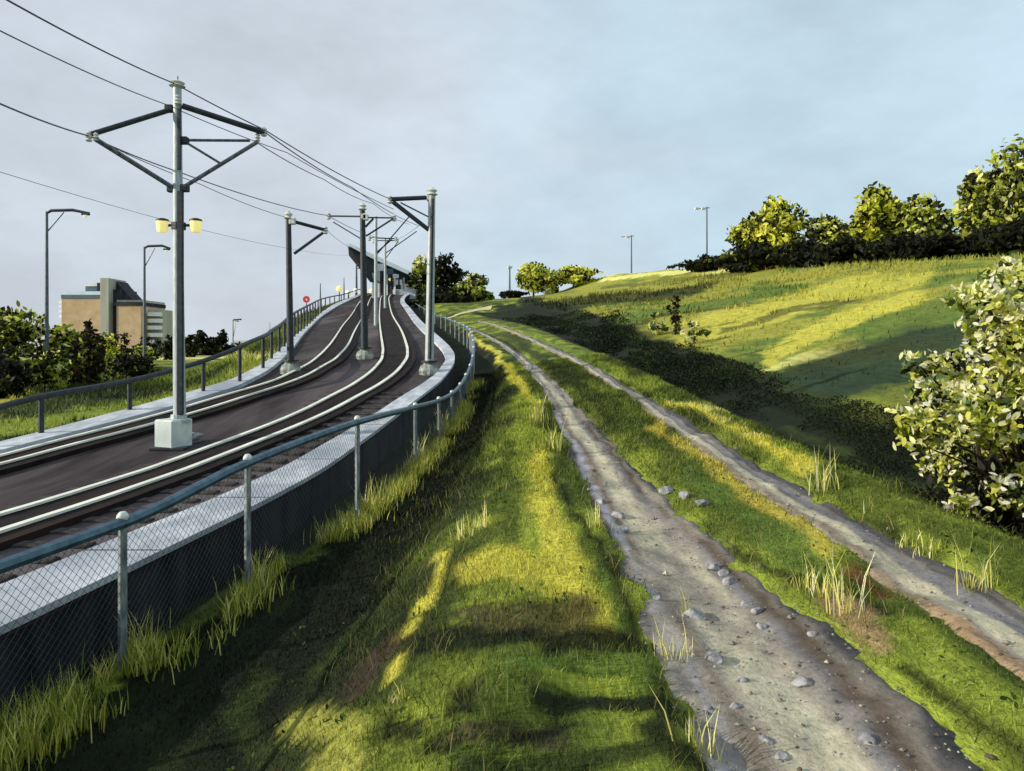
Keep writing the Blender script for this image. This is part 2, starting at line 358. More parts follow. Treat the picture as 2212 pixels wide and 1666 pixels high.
# ---- base colours of vegetation and soil, with some shade and sunlight painted in
KA = 0.92
DARK = srgb((26, 33, 15)); DKG = srgb((50, 60, 24)); MID = srgb((82, 96, 34)); LIT = srgb((144, 156, 56)); YEL = srgb((200, 192, 76)); PALE = srgb((226, 220, 130)); EARTH = srgb((66, 54, 42)); OCH = srgb((150, 150, 60)); GRN = srgb((96, 117, 46)); GREY = srgb((112, 108, 106)); BLUEG = srgb((40, 58, 38))
UU = CU + F * XX / np.maximum(YY, 2.4); VV = HV - F * Z0 / np.maximum(YY, 2.4)
WU = UU + (fbm(XX * 1.5, YY * 1.0, 51) - .5) * 56 * np.clip(14 / np.maximum(YY, 3), .12, 1) + (fbm(XX*.3, YY*.3, 53) - .5) * 30
WV = VV + (fbm(XX * 1.5, YY * 1.0, 61) - .5) * 44 * np.clip(14 / np.maximum(YY, 3), .12, 1) + (fbm(XX*.3, YY*.3, 57) - .5) * 14
C = np.zeros(Z.shape + (3,))
def lerp(a, b, t): return a + (b - a) * t[..., None]
n_big = fbm(XX * .35, YY * .22, 71); n_mid = fbm(XX * 1.6, YY * .8, 73); n_fine = fbm(XX * 6, YY * 3, 79)
C[:] = MID
C = lerp(C, LIT, np.clip((n_mid - .42) * 4, 0, 1)); C = lerp(C, DKG, np.clip((n_big - .5) * 5, 0, 1) * .7)
def zone(k0, k1, soft=.22):
    x0 = feat(k0, YY) if isinstance(k0, str) else k0; x1 = feat(k1, YY) if isinstance(k1, str) else k1
    w = (n_mid - .5) * .9
    return np.clip((XX + w - x0) / soft + .5, 0, 1) * np.clip((x1 - XX - w) / soft + .5, 0, 1)
swale_shade = lerp(np.broadcast_to(DARK * .8, C.shape), DKG, np.clip((n_mid - .55) * 3, 0, .6))  # guideway shadow on the swale, painted into the grass colour
zz = zone(feat('S', YY), feat('R0', YY) + .15, .4); olive = lerp(np.broadcast_to(DKG, C.shape), MID, np.clip((n_mid - .45) * 4, 0, 1)); C = C * (1 - zz[..., None]) + olive * zz[..., None]  # olive fade extends the painted swale shade up the bank
zz = zone(feat('F', YY) - 3, feat('S', YY) + .55, .7) * (XX < 40); C = C * (1 - zz[..., None]) + swale_shade * zz[..., None]
zz = zone('V', feat('H1', YY) - .2, .9) * (YY < 75); zz = zz * np.clip((XX - feat('V', YY) - .3) / .5, 0, 1)
C = C * (1 - zz[..., None]) + lerp(np.broadcast_to(DARK, C.shape), DKG, np.clip((n_mid - .5) * 3, 0, .7)) * zz[..., None]
zz = zone(feat('H1', YY), feat('H3', YY) + 60, 2.0)
hillc = lerp(np.broadcast_to(OCH, C.shape), GRN, np.clip((n_big - .45) * 6, 0, 1)); hillc = lerp(hillc, YEL * .62, np.clip((fbm(XX*.5 + YY*.2, YY*.09, 83) - .5) * 4, 0, .9))
C = C * (1 - zz[..., None]) + hillc * zz[..., None]
# left field
lf = np.clip((np.interp(YY, LO[:, 1], LO[:, 0]) - XX) / .4, 0, 1)
fieldc = lerp(np.broadcast_to(MID, C.shape), DKG, np.clip((fbm(XX * .08, YY * .06, 91) - .45) * 5, 0, 1)); fieldc = lerp(fieldc, LIT, np.clip((fbm(XX*.05, YY*.05, 97) - .52) * 6, 0, .6))
C = C * (1 - lf[..., None]) + fieldc * lf[..., None]
def stroke(px, w, c, a=1.0, soft=.3):
    """a band of growth, soil or painted light and shade along a line surveyed in the photograph"""
    global C
    pu = np.array([p[0] for p in px], float); pv = np.array([p[1] for p in px], float)
    ww = np.array(w if hasattr(w, '__len__') else [w] * len(px), float)
    best = np.full(WU.shape, 9.0)
    for i in range(len(px) - 1):
        du, dv = pu[i+1] - pu[i], pv[i+1] - pv[i]; L2 = du*du + dv*dv
        t = np.clip(((WU - pu[i]) * du + (WV - pv[i]) * dv) / L2, 0, 1)
        d = np.hypot(WU - pu[i] - t*du, WV - pv[i] - t*dv) / ((ww[i] + (ww[i+1] - ww[i]) * t) / 2)
        best = np.minimum(best, d)
    al = np.clip((1 - best) / soft, 0, 1) * a * (YY > 2.4)
    C = C * (1 - al[..., None]) + np.asarray(c) * al[..., None]
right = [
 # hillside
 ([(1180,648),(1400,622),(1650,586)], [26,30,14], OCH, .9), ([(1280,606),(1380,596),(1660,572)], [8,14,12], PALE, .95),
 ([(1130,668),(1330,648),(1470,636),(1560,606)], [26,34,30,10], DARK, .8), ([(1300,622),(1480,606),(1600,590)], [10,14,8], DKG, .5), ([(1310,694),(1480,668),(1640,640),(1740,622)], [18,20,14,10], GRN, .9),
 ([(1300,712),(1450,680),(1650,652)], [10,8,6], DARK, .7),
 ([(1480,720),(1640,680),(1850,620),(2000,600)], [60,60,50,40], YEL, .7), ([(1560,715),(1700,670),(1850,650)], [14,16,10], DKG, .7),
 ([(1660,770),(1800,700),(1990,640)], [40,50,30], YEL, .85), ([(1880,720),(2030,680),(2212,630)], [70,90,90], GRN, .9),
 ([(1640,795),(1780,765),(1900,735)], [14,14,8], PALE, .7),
 ([(1680,850),(1830,800),(2000,760),(2200,740)], [110,130,140,120], BLUEG, .95), ([(1700,800),(1830,770),(1950,740)], [24,26,20], DKG, .8),  # wide blue-green band paints the shadow low on the hillside
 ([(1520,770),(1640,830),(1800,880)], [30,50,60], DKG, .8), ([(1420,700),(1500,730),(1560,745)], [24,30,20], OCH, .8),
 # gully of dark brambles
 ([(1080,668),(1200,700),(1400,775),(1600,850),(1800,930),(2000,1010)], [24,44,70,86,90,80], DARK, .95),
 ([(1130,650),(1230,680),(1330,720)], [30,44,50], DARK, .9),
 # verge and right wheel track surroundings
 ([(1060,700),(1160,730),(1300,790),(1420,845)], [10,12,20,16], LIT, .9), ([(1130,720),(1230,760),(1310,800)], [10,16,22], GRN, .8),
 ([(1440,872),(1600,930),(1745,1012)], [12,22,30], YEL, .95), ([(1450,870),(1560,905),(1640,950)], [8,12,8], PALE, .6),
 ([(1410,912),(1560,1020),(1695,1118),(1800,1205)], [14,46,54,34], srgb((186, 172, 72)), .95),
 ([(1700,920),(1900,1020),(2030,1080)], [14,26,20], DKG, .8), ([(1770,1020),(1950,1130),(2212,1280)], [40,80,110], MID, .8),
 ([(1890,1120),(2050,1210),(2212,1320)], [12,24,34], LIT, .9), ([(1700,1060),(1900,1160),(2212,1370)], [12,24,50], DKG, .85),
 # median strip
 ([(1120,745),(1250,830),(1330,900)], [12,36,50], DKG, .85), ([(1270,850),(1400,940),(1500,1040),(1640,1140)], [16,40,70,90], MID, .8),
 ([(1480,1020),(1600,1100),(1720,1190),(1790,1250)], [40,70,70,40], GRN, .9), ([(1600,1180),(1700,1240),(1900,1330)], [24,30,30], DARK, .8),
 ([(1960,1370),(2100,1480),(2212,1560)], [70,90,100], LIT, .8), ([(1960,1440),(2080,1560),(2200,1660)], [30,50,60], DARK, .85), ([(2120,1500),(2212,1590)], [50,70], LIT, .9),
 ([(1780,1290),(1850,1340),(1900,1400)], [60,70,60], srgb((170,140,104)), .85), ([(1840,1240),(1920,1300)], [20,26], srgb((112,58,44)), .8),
 # ridge between the swale and the track, its sunlit strip painted in
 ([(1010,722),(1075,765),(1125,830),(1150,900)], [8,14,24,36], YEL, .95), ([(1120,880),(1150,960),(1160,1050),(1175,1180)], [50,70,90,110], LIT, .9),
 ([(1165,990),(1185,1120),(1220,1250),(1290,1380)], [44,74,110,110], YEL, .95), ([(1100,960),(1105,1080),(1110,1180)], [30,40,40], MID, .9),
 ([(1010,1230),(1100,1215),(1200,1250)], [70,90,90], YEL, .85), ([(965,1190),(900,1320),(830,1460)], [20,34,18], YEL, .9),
 ([(1285,1180),(1350,1350),(1430,1550)], [30,56,50], GRN, .8), ([(1205,1020),(1250,1120),(1330,1250),(1400,1400),(1450,1560)], [14,26,30,44,60], DARK, .85),  # DARK line paints shade along the ridge's right edge
 ([(1250,1330),(1150,1340),(1000,1330)], [90,70,30], EARTH, .8), ([(860,1400),(1010,1375),(1150,1365)], [50,64,40], DARK, .95), ([(1170,1390),(1290,1385),(1410,1390)], [54,70,36], DARK, .95),  # DARK bands from here down paint shade into the turf hollows
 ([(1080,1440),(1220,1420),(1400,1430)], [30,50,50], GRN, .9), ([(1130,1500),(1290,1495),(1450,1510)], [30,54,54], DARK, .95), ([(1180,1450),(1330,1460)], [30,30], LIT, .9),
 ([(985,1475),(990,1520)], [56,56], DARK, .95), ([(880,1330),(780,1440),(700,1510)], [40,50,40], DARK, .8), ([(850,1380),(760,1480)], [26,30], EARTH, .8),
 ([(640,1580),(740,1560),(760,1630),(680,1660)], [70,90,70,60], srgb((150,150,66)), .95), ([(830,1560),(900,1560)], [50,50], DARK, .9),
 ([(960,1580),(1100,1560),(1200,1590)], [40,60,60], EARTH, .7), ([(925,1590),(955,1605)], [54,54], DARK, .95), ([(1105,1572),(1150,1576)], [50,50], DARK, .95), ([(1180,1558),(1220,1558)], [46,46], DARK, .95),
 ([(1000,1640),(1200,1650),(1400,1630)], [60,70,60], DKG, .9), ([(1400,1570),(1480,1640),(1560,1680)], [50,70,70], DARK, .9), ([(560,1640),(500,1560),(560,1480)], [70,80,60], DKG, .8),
 # sunlit tone painted on the grass at the foot of the railing
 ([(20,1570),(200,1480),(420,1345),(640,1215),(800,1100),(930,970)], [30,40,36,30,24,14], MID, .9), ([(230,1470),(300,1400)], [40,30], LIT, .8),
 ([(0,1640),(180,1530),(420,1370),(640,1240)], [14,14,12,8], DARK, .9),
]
left = [
 ([(300,776),(420,773),(640,772)], [8,9,8], PALE, .9), ([(460,785),(640,786)], [10,10], LIT, .9), ([(330,803),(450,800)], [8,10], LIT, .8), ([(520,815),(640,812)], [14,12], LIT, .7),
 ([(100,820),(250,800),(380,800)], [40,24,16], DARK, .8), ([(0,870),(60,850)], [30,20], YEL, .7), ([(0,930),(180,900),(330,880),(420,850)], [30,40,36,24], LIT, .8), ([(460,850),(560,820),(620,790)], [20,22,14], srgb((70,44,28)), .85),
 ([(0,955),(120,935),(320,890)], [14,16,14], DARK, .9),
]
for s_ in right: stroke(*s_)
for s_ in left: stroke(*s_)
C *= (0.8 + .4 * n_fine)[..., None]
C *= KA
idx = np.arange(len(YG) * len(XG)).reshape(len(YG), len(XG))
quads = np.stack([idx[:-1, :-1], idx[:-1, 1:], idx[1:, 1:], idx[1:, :-1]], -1).reshape(-1, 4)
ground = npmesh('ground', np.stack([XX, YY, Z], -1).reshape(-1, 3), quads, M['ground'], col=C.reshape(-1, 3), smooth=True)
tag(ground, kind='structure')

# wheel tracks and the far path as sheets of their own, sitting in the lowered turf
SAND = srgb((184, 177, 152)); TAUP = srgb((146, 138, 126)); SLATE = srgb((112, 110, 114)); BRN = srgb((112, 98, 84)); LILAC = srgb((170, 168, 182)); OCHE = srgb((172, 134, 88))
def track_sheet(name, k, width, seed, strokes):
    ys = np.concatenate([np.linspace(-30, 2.4, 30), np.exp(np.linspace(math.log(2.5), math.log(60), 420))]); nx = 34
    s = np.linspace(-1, 1, nx)
    w = np.interp(ys, *width); c = feat(k, ys)
    e = np.stack([1 + .22 * (fbm(ys * 2.2, ys * 0 + q, seed + q, 4) - .5) * 2 for q in (1, 2)], 1)
    X = c[:, None] + s[None] * (w / 2 * 1.06)[:, None] * np.where(s[None] < 0, e[:, :1], e[:, 1:])
    Y = np.repeat(ys[:, None], nx, 1)
    zt = bil(Z0 + ZB, X, Y) - .012 + .02 * (s[None]**2 < .5) * 0 - np.clip(np.abs(s[None]) - .8, 0, 1) * .16
    zt += (fbm(X * 6, Y * 4, seed + 5, 3) - .5) * .03
    tone = fbm(X * 2.6, Y * .35, seed + 9)
    col = np.zeros(X.shape + (3,)); col[:] = TAUP
    ff = fbm(X * 5, Y * .5, seed + 11)
    for (a, b, cc, al) in strokes:
        d = s[None] + (tone - .5) * .5
        t = np.clip((d - a) / .12, 0, 1) * np.clip((b - d) / .12, 0, 1) * al * np.clip((ff - .3) * 5, 0, 1)
        col = col * (1 - t[..., None]) + cc * t[..., None]
    col *= (.8 + .4 * fbm(X * 9, Y * 5, seed + 13, 3))[..., None] * .95
    ii = np.arange(X.size).reshape(X.shape); q = np.stack([ii[:-1, :-1], ii[:-1, 1:], ii[1:, 1:], ii[1:, :-1]], -1).reshape(-1, 4)
    o = npmesh(name, np.stack([X, Y, zt], -1).reshape(-1, 3), q, M['path'], col=col.reshape(-1, 3), smooth=True)
    return tag(o, kind='structure'), (X, Y, zt)
pth, PT = track_sheet('dirt_path', 'T1', W1, 131, [(-1.2, -.72, SLATE*.36, .95), (-.78, -.5, LILAC, .8), (-.55, -.3, BRN, .9), (-.3, .3, SAND, .95), (.25, .6, SLATE, .9), (.40, .72, BRN*.55, .95), (.64, 1.2, SLATE*.36, .95)])  # leftmost SLATE band paints the shadow along the path edge
pth2, PT2 = track_sheet('dirt_track', 'T2', W2, 141, [(-1.2, -.5, OCHE, .6), (-.45, .1, SAND, .9), (.0, .5, SLATE, .95), (.40, 1.2, SLATE*.42, .95)])
far = catmull(np.array([hit(*p)[:2] for p in [(962,690),(985,682),(1010,675),(1040,669),(1062,666)]]), 40)
fx_ = []; 
for i, p in enumerate(far):
    for s in (-1, 1): fx_.append((p[0], p[1] + s * (.9 + 2.0 * i / 40), 0))
fx_ = np.array(fx_); fx_[:, 2] = T(fx_[:, 0], fx_[:, 1]) + .05
q = np.array([(2*i, 2*i+1, 2*i+3, 2*i+2) for i in range(len(far) - 1)])
tag(npmesh('far_path', fx_, q, M['path'], col=np.tile(srgb((196, 186, 140)), (len(fx_), 1))), kind='structure')

# ------------------------------------------------------------------ track bed, kerbs, wall, rails
def strip(lA, lB, zo, ys, name, m, depth=0.0, nx=2, kind='structure', depthB=None):
    xa = xat(lA, ys); xb = xat(lB, ys); z = zdeck(ys) + zo
    V = []; t = np.linspace(0, 1, nx)
    X = xa[:, None]*(1-t) + xb[:, None]*t
    V = np.stack([X, np.repeat(ys[:, None], nx, 1), np.repeat(z[:, None], nx, 1)], -1).reshape(-1, 3)
    ii = np.arange(len(ys)*nx).reshape(len(ys), nx)
    Q = [np.stack([ii[:-1, :-1], ii[:-1, 1:], ii[1:, 1:], ii[1:, :-1]], -1).reshape(-1, 4)]
    if depth:
        b = len(V); lo = V.reshape(len(ys), nx, 3)[:, [0, -1]].copy(); lo[:, 0, 2] -= depth; lo[:, 1, 2] -= (depthB if depthB is not None else depth)
        V = np.concatenate([V, lo.reshape(-1, 3)])
        L = b + np.arange(len(ys)) * 2; Rr = L + 1
        Q.append(np.stack([ii[:-1, 0], ii[1:, 0], L[1:], L[:-1]], -1)); Q.append(np.stack([ii[1:, -1], ii[:-1, -1], Rr[:-1], Rr[1:]], -1))
    o = npmesh(name, V, np.concatenate(Q), m)
    if kind: tag(o, kind=kind)
    return o
ysd = np.concatenate([np.linspace(-20, 3, 24), np.exp(np.linspace(math.log(3.2), math.log(198), 380))])
strip(LO, RO, 0.0, ysd, 'track_bed', M['deck'], nx=14)
def off(l, d): 
    q = l.copy(); q[:, 0] += d; return q
for a, b in ((RA, RB), (RC, RD)):
    strip(off(a, -.12), off(b, .34), .095, ysd, 'rail_trough_shade', M['slot'], depth=.09)  # dark bed between rails, widened rightward to paint the rail's shadow
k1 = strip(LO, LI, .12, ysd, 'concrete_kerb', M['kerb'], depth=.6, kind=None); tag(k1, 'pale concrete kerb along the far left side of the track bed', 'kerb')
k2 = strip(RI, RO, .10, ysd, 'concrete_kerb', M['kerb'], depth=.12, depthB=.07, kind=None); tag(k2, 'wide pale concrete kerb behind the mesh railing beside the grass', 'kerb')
for ln_a, ln_b, st_ in ((RI, RO, 2.4), (LO, LI, 3.0)):
    jm = MB(); yj = -2.0
    while yj < 70:
        a = (float(xat(ln_a, yj)) + .004, yj, float(zdeck(yj)) + .1235 + (0 if ln_a is LO else -.02)); b = (float(xat(ln_b, yj)) - .004, yj, a[2])
        jm.add([a, b, (b[0], yj + .022, b[2] + .001), (a[0], yj + .022, a[2] + .001)], [(0, 1, 2, 3)]); yj += st_ * (1 + max(0, yj) * .02)
    jm.build('kerb_joint', M['slot'], k1 if ln_a is LO else k2)
# retaining wall below the right-hand kerb (its face 6 cm back under the coping)
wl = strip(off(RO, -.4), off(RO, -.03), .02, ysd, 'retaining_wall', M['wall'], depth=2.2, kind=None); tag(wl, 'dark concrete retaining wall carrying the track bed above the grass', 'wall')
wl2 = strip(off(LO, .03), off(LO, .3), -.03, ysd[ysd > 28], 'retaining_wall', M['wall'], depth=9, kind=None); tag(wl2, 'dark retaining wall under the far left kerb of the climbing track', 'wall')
def rail(line, label, w=.085):
    o = empty('steel_rail', (0, 0, 0), label, 'rail', 'rails of the two tracks')
    strip(off(line, -w/2), off(line, w/2), .14, ysd, 'rail_head', M['rail'], depth=.035, kind=None).parent = o
    strip(off(line, -.016), off(line, .016), .104, ysd, 'rail_web', M['rustrail'], depth=.05, kind=None).parent = o
rail(RA, 'outermost shiny rail of the far track, nearest the left kerb'); rail(RB, 'inner shiny rail of the far track, facing the mast plinth')
rail(RC, 'broad pale rail of the near track, farther from the mesh railing', .10); rail(RD, 'broad pale rail of the near track, closer to the mesh railing', .105)
# sleepers of the near track show as grey ends outside the rail
sl = MB().box((0, 0, 0), (2.5, .22, .10), bev=.015).build('sleeper', M['sleeper'])
y = 6.2; first = True; k_ = 0
while y < 21:
    o = sl if first else sl.copy()
    if not first: COL.objects.link(o)
    first = False
    xc = (xat(RC, y) + xat(RD, y)) / 2; dx = (xat(RD, y + .5) - xat(RD, y - .5))
    o.location = (xc + .32, y, float(zdeck(y)) - .022); o.rotation_euler = (math.atan2(float(zdeck(y+.5) - zdeck(y-.5)), 1.0), 0, -math.atan(dx))
    tag(o, 'dark timber sleeper under the near track with its end outside the rail', 'sleeper', 'sleepers of the near track')
    y += .62 + random.uniform(-.03, .03); k_ += 1

# ------------------------------------------------------------------ railings
def railing(name, label, base, top, rail_r, post_r, mats, cap=True, mesh=None, name_m='chain_link_mesh', group=None):
    """base/top: lists of 3D points of posts (foot, head)"""
    o = empty(name, tuple(base[0]), label, 'railing', group); O = Vector(base[0])
    rp = catmull(np.array(top), max(60, len(top) * 5)) - np.array(O)
    MB().tube(rp, rail_r, 8).build('handrail', mats[0], o, True)
    for b, t in zip(base, top):
        b = Vector(b) - O; t = Vector(t) - O
        b2 = b - Vector((0, 0, .12))
        po = MB().tube([b2, t + Vector((0, 0, .01))], post_r, 8).build('post', mats[1], o, True)
        if cap:
            MB().lathe(t, [(post_r*1.15, .03), (post_r*1.35, .05), (post_r*1.2, .075), (post_r*.7, .10), (.004, .105)], 10).build('post_cap', M['insul'], po, True)
    return o, O
# near railing
pf = [(-4.05,2.9),(-3.8,4.6)]
fence_px = [(265,1450,1130,2.9),(535,1290,1000,2.9),(772,1140,912,2.85),(897,1015,880,2.6)]
base = []; top = []
for (x, y, zt) in ((-4.35, .8, -1.62), (-4.1, 2.8, -1.62), (-3.82, 4.7, -1.6)):
    base.append((x, y, float(T(x, y)))); top.append((x, y, zt))
for u, v, vt, zz_ in fence_px:
    Y = F * zz_ / (v - HV); p = P(u, v, Y); base.append((p[0], p[1], min(p[2], float(T(p[0], p[1]))))); top.append(tuple(P(u, vt, Y)))
fy = np.array([15.7, 21, 26, 31, 38, 45, 60, 80, 110]); fv = np.array([880, 845, 790, 738, 712, 700, 684, 668, 648])
for Y in [18, 20.2, 22.2, 24, 25.8, 27.5, 29.2, 31, 33, 35, 37.2, 39.5, 42, 45, 48, 52, 56, 60, 66, 73, 81, 90, 100, 110]:
    x = float(feat('F', Y)); v = float(pchip(fy, fv, Y))
    base.append((x, Y, float(T(x, Y)))); top.append((x, Y, (HV - v) / F * Y))
rl, O = railing('mesh_railing', 'blue grey tubular railing with chain link mesh curving along the grass', base, top, .056, .040, (M['bluesteel'], M['post']))
# chain link: two families of thin slanting wires between handrail and foot, out to the bend
tb = np.array(base); tt = np.array(top)
arc = np.concatenate([[0], np.cumsum(np.linalg.norm(np.diff(tb[:, :2], axis=0), axis=1))])
def fpt(s, h):
    return np.array([np.interp(s, arc, tb[:, k])*(1-h) + np.interp(s, arc, tt[:, k])*h for k in range(3)]) - np.array(O)
mm = MB(); L = float(np.interp(34, tb[:, 1], arc)); step = .085; H_ = 1.3
s = -H_
while s < L:
    for dr in (1, -1):
        a0, a1 = (s, s + H_) if dr > 0 else (s + H_, s)
        h0, h1 = .06, .98
        lo_, hi_ = min(a0, a1), max(a0, a1)
        if lo_ < 0 or hi_ > L: continue
        p0, p1 = fpt(a0, h0), fpt(a1, h1); pm = fpt((a0+a1)/2, .5)
        mm.tube([p0, pm, p1], .0022, 3, False)
    s += step
mm.build('chain_link_mesh', M['mesh'], rl)
# far railing on the left kerb
lb = [(-60,980,893),(81,947,857),(273,895,823),(433,854,780),(512,832,749),(563,803,727)]
base = []; top = []
for u, v, vt in lb:
    p = deckpt(u, v); x = p[0] + .08; zb = float(zdeck(p[1])) + .1; base.append((x, p[1], zb)); top.append((x, p[1], (HV - vt) / F * p[1]))
ry = [float(deckpt(563, 803)[1]), 30, 36, 46, 60, 74, 97, 112, 125]; rv = [727, 704, 684, 668, 655, 646, 636, 630, 628]
for Y in [27.5, 30, 32.5, 35, 37.5, 40, 43, 46, 49, 52.5, 56, 60, 64, 68.5, 73, 78, 83, 88, 94, 100, 107, 114, 122]:
    x = float(xat(LO, Y)) + .08; zb = float(zdeck(Y)) + .1
    base.append((x, Y, zb)); top.append((x, Y, max(zb + .75, (HV - float(pchip(ry, rv, Y))) / F * Y)))
railing('kerb_railing', 'dark single-rail railing standing on the far left kerb', base, top, .068, .058, (M['darksteel'], M['darksteel']), cap=False)

# ------------------------------------------------------------------ catenary masts
def P3(u, v, Y, O): return Vector(P(u, v, Y)) - O
def member(name, o, O, pts, r, m, Y):
    return MB().tube([P3(u, v, Y, O) for u, v in pts], r, 8).build(name, m, o, True)
GR = 'catenary masts along the tracks'
def insul(o, O, u, v, Y, s=1.0):
    c = P3(u, v, Y, O)
    return MB().lathe(c - Vector((0, 0, .09*s)), [(.03*s, 0), (.06*s, .02*s), (.035*s, .05*s), (.065*s, .08*s), (.035*s, .11*s), (.06*s, .14*s), (.02*s, .18*s)], 10).build('insulator', M['insul'], o, True)
Ym = float(deckpt(380, 965)[1])
O = Vector((float(P(386, 0, Ym)[0]), Ym, float(zdeck(Ym))))
m1o = empty('catenary_mast', O, 'tall two-armed catenary mast on the pale square plinth with twin yellow lamps', 'mast', GR)
MB().tube([P3(388, 905, Ym, O), P3(385, 600, Ym, O), P3(383, 190, Ym, O)], [.125, .108, .082], 14).build('pole', M['steel_pale'], m1o, True)
# added dark strips standing in for the pole's shaded middle
MB().box(P3(389.5, 655, Ym - .1, O), (.125, .08, 4.55), bev=.015).build('pole_shade_strip', M['darksteel'], m1o)
MB().box(P3(387, 300, Ym - .085, O), (.07, .06, 1.25), bev=.01).build('pole_shade_strip', M['darksteel'], m1o)
MB().lathe(P3(383, 190, Ym, O), [(.06, 0), (.16, .03), (.10, .07), (.15, .10), (.08, .14), (.02, .17)], 12).build('top_insulator', M['insul'], m1o, True)
MB().tube([P3(384, 180, Ym, O), P3(384, 165, Ym, O)], .012, 6).build('spike', M['darksteel'], m1o)
pl = MB().box((0, 0, 0), (.52, .52, .58), rz=0.0, bev=.03)
plo = pl.build('footing', M['plinth'], m1o); plo.location = P3(375, 936, Ym - .05, O); plo.rotation_euler = (0, 0, R(-24))
cp = MB().lathe(P3(386, 908, Ym, O), [(.24, -.03), (.24, .02), (.16, .035), (.15, .12)], 14).build('base_plate', M['steel_pale'], m1o)
MB().box((0, 0, 0), (.70, .66, .06), bev=.01).build('pad', M['darksteel'], m1o).location = P3(375, 966, Ym - .05, O)
YL = Ym - 1.0; YR = Ym + .5      # arms lean with the direction square to the track
def mem(name, pts, r, m, y0, y1):
    return MB().tube([P3(pts[0][0], pts[0][1], y0, O), P3(pts[1][0], pts[1][1], y1, O)], r, 8).build(name, m, m1o, True)
mem('arm', [(372,236),(198,290)], .052, M['darksteel'], Ym, YL); mem('arm', [(394,229),(572,287)], .062, M['darksteel'], Ym, YR)
mem('strut', [(376,407),(205,300)], .05, M['steel'], Ym, YL); mem('strut', [(394,406),(556,307)], .042, M['steel'], Ym, YR)
mem('tie', [(396,303),(540,304)], .03, M['steel'], Ym, YR); mem('tie', [(402,308),(476,353)], .026, M['steel'], Ym, Ym + .25)
for (u, v) in ((366,235),(398,304),(371,408),(399,407)):
    MB().box(P3(u, v, Ym, O), (.17, .14, .15), bev=.02).build('bracket', M['darksteel'], m1o)
insul(m1o, O, 192, 295, YL, 1.1); insul(m1o, O, 207, 296, YL, .9); insul(m1o, O, 570, 285, YR, 1.1); insul(m1o, O, 556, 297, YR, 1.0); insul(m1o, O, 384, 216, Ym - .1, 1.1)
MB().tube([P3(420, 487, Ym, O), P3(350, 487, Ym, O)], .028, 8).build('lamp_bar', M['darksteel'], m1o)
MB().lathe(P3(386, 496, Ym, O), [(.14, 0), (.14, .14)], 12).build('lamp_collar', M['darksteel'], m1o)
for u in (351, 423):
    lo_ = MB().lathe(P3(u, 478, Ym - .02, O), [(.10, -.005), (.13, .0), (.12, .035), (.05, .06)], 12).build('lamp', M['darksteel'], m1o, True)
    MB().lathe(P3(u, 478, Ym - .02, O), [(.085, -.23), (.105, -.20), (.125, -.006)], 12).build('lens', M['lampglass'], lo_, True)
# other masts
def mast(base_uv, topv, label, arms, r0=.10, r1=.075, m='steel', foot=True, Y=None, du=0, shade_strip=False):
    if Y is None:
        p = deckpt(*base_uv); Y = float(p[1])
    zb = float(zdeck(Y)); u0 = base_uv[0]
    O = Vector((float(P(u0, 0, Y)[0]), Y, zb))
    o = empty('catenary_mast', O, label, 'mast', GR)
    MB().tube([Vector((0, 0, -.1)), (Vector((0, 0, 0)) + P3(u0 + du, topv, Y, O)) * .5, P3(u0 + du, topv, Y, O)], [r0, (r0 + r1)/2, r1], 12).build('pole', M[m], o, True)
    if shade_strip:  # added dark strip painting the shaded side of the pole
        tp = P3(u0 + du, topv, Y, O); a_ = Vector((0, -r0*.95, .5)); b_ = tp + Vector((0, -r1*.9, -.1))
        MB().tube([a_ + Vector((.03, 0, 0)), b_ + Vector((.03, 0, 0))], .055, 8).build('pole_shade_strip', M['darksteel'], o, True)
    if foot:
        MB().lathe(Vector((0, 0, -.08)), [(.33, 0), (.34, .20), (.29, .34), (.19, .40), (.17, .50)], 9).build('footing', M['oldfoot'], o)
        MB().lathe(Vector((0, 0, .38)), [(.27, 0), (.27, .06)], 8).build('base_plate', M['darksteel'], o)
        MB().lathe(P3(u0 + du, topv, Y, O), [(r1*.8, 0), (r1*1.7, .05), (r1, .12), (r1*1.6, .18), (.02, .30)], 10).build('top_insulator', M['insul'], o, True)
    for (nm, a, b, r, dy) in arms:
        MB().tube([P3(*a, Y, O), P3(*b, Y + dy, O)], r, 7).build(nm, M['darksteel'], o, True)
        if nm == 'arm':
            insul(o, O, b[0], b[1], Y + dy, 1.5 * max(1, Y/40))
            MB().box(P3(*a, Y, O), (.2, .2, .22), bev=.02).build('bracket', M['insul'], o)
    return o
mast((628,806), 475, 'one-armed catenary mast beside the far left kerb, its arm pointing right', [('arm', (632,478), (703,497), .06, .6), ('strut', (636,548), (698,503), .05, .6)], r0=.12, r1=.09, m='darksteel', du=-5)
mast((927,808), 424, 'one-armed catenary mast beside the right kerb, its arm pointing left', [('arm', (928,427), (842,431), .075, -.4), ('strut', (930,500), (848,436), .075, -.4), ('tie', (928,470), (865,438), .025, -.3)], r0=.15, r1=.115, m='steel_pale', du=6, shade_strip=True)
mast((788,775), 455, 'centre catenary mast between the two tracks with slender double arms', [('arm', (786,468), (710,467), .035, .4), ('tie', (786,520), (720,480), .025, .4), ('strut', (790,490), (806,473), .045, .2), ('strut', (791,510), (852,471), .035, .4), ('arm', (790,470), (852,471), .03, .4)], r0=.15, r1=.10, m='darksteel', du=-5)
mast((812,700), 468, 'first faint far catenary mast behind the centre mast', [('arm', (812,512), (798,515), .05, .3), ('arm', (812,514), (855,516), .05, .3), ('strut', (812,552), (884,468), .05, 1), ('strut', (814,545), (846,518), .05, .6)], m='steel_pale', foot=False, Y=56, r0=.15, r1=.11)
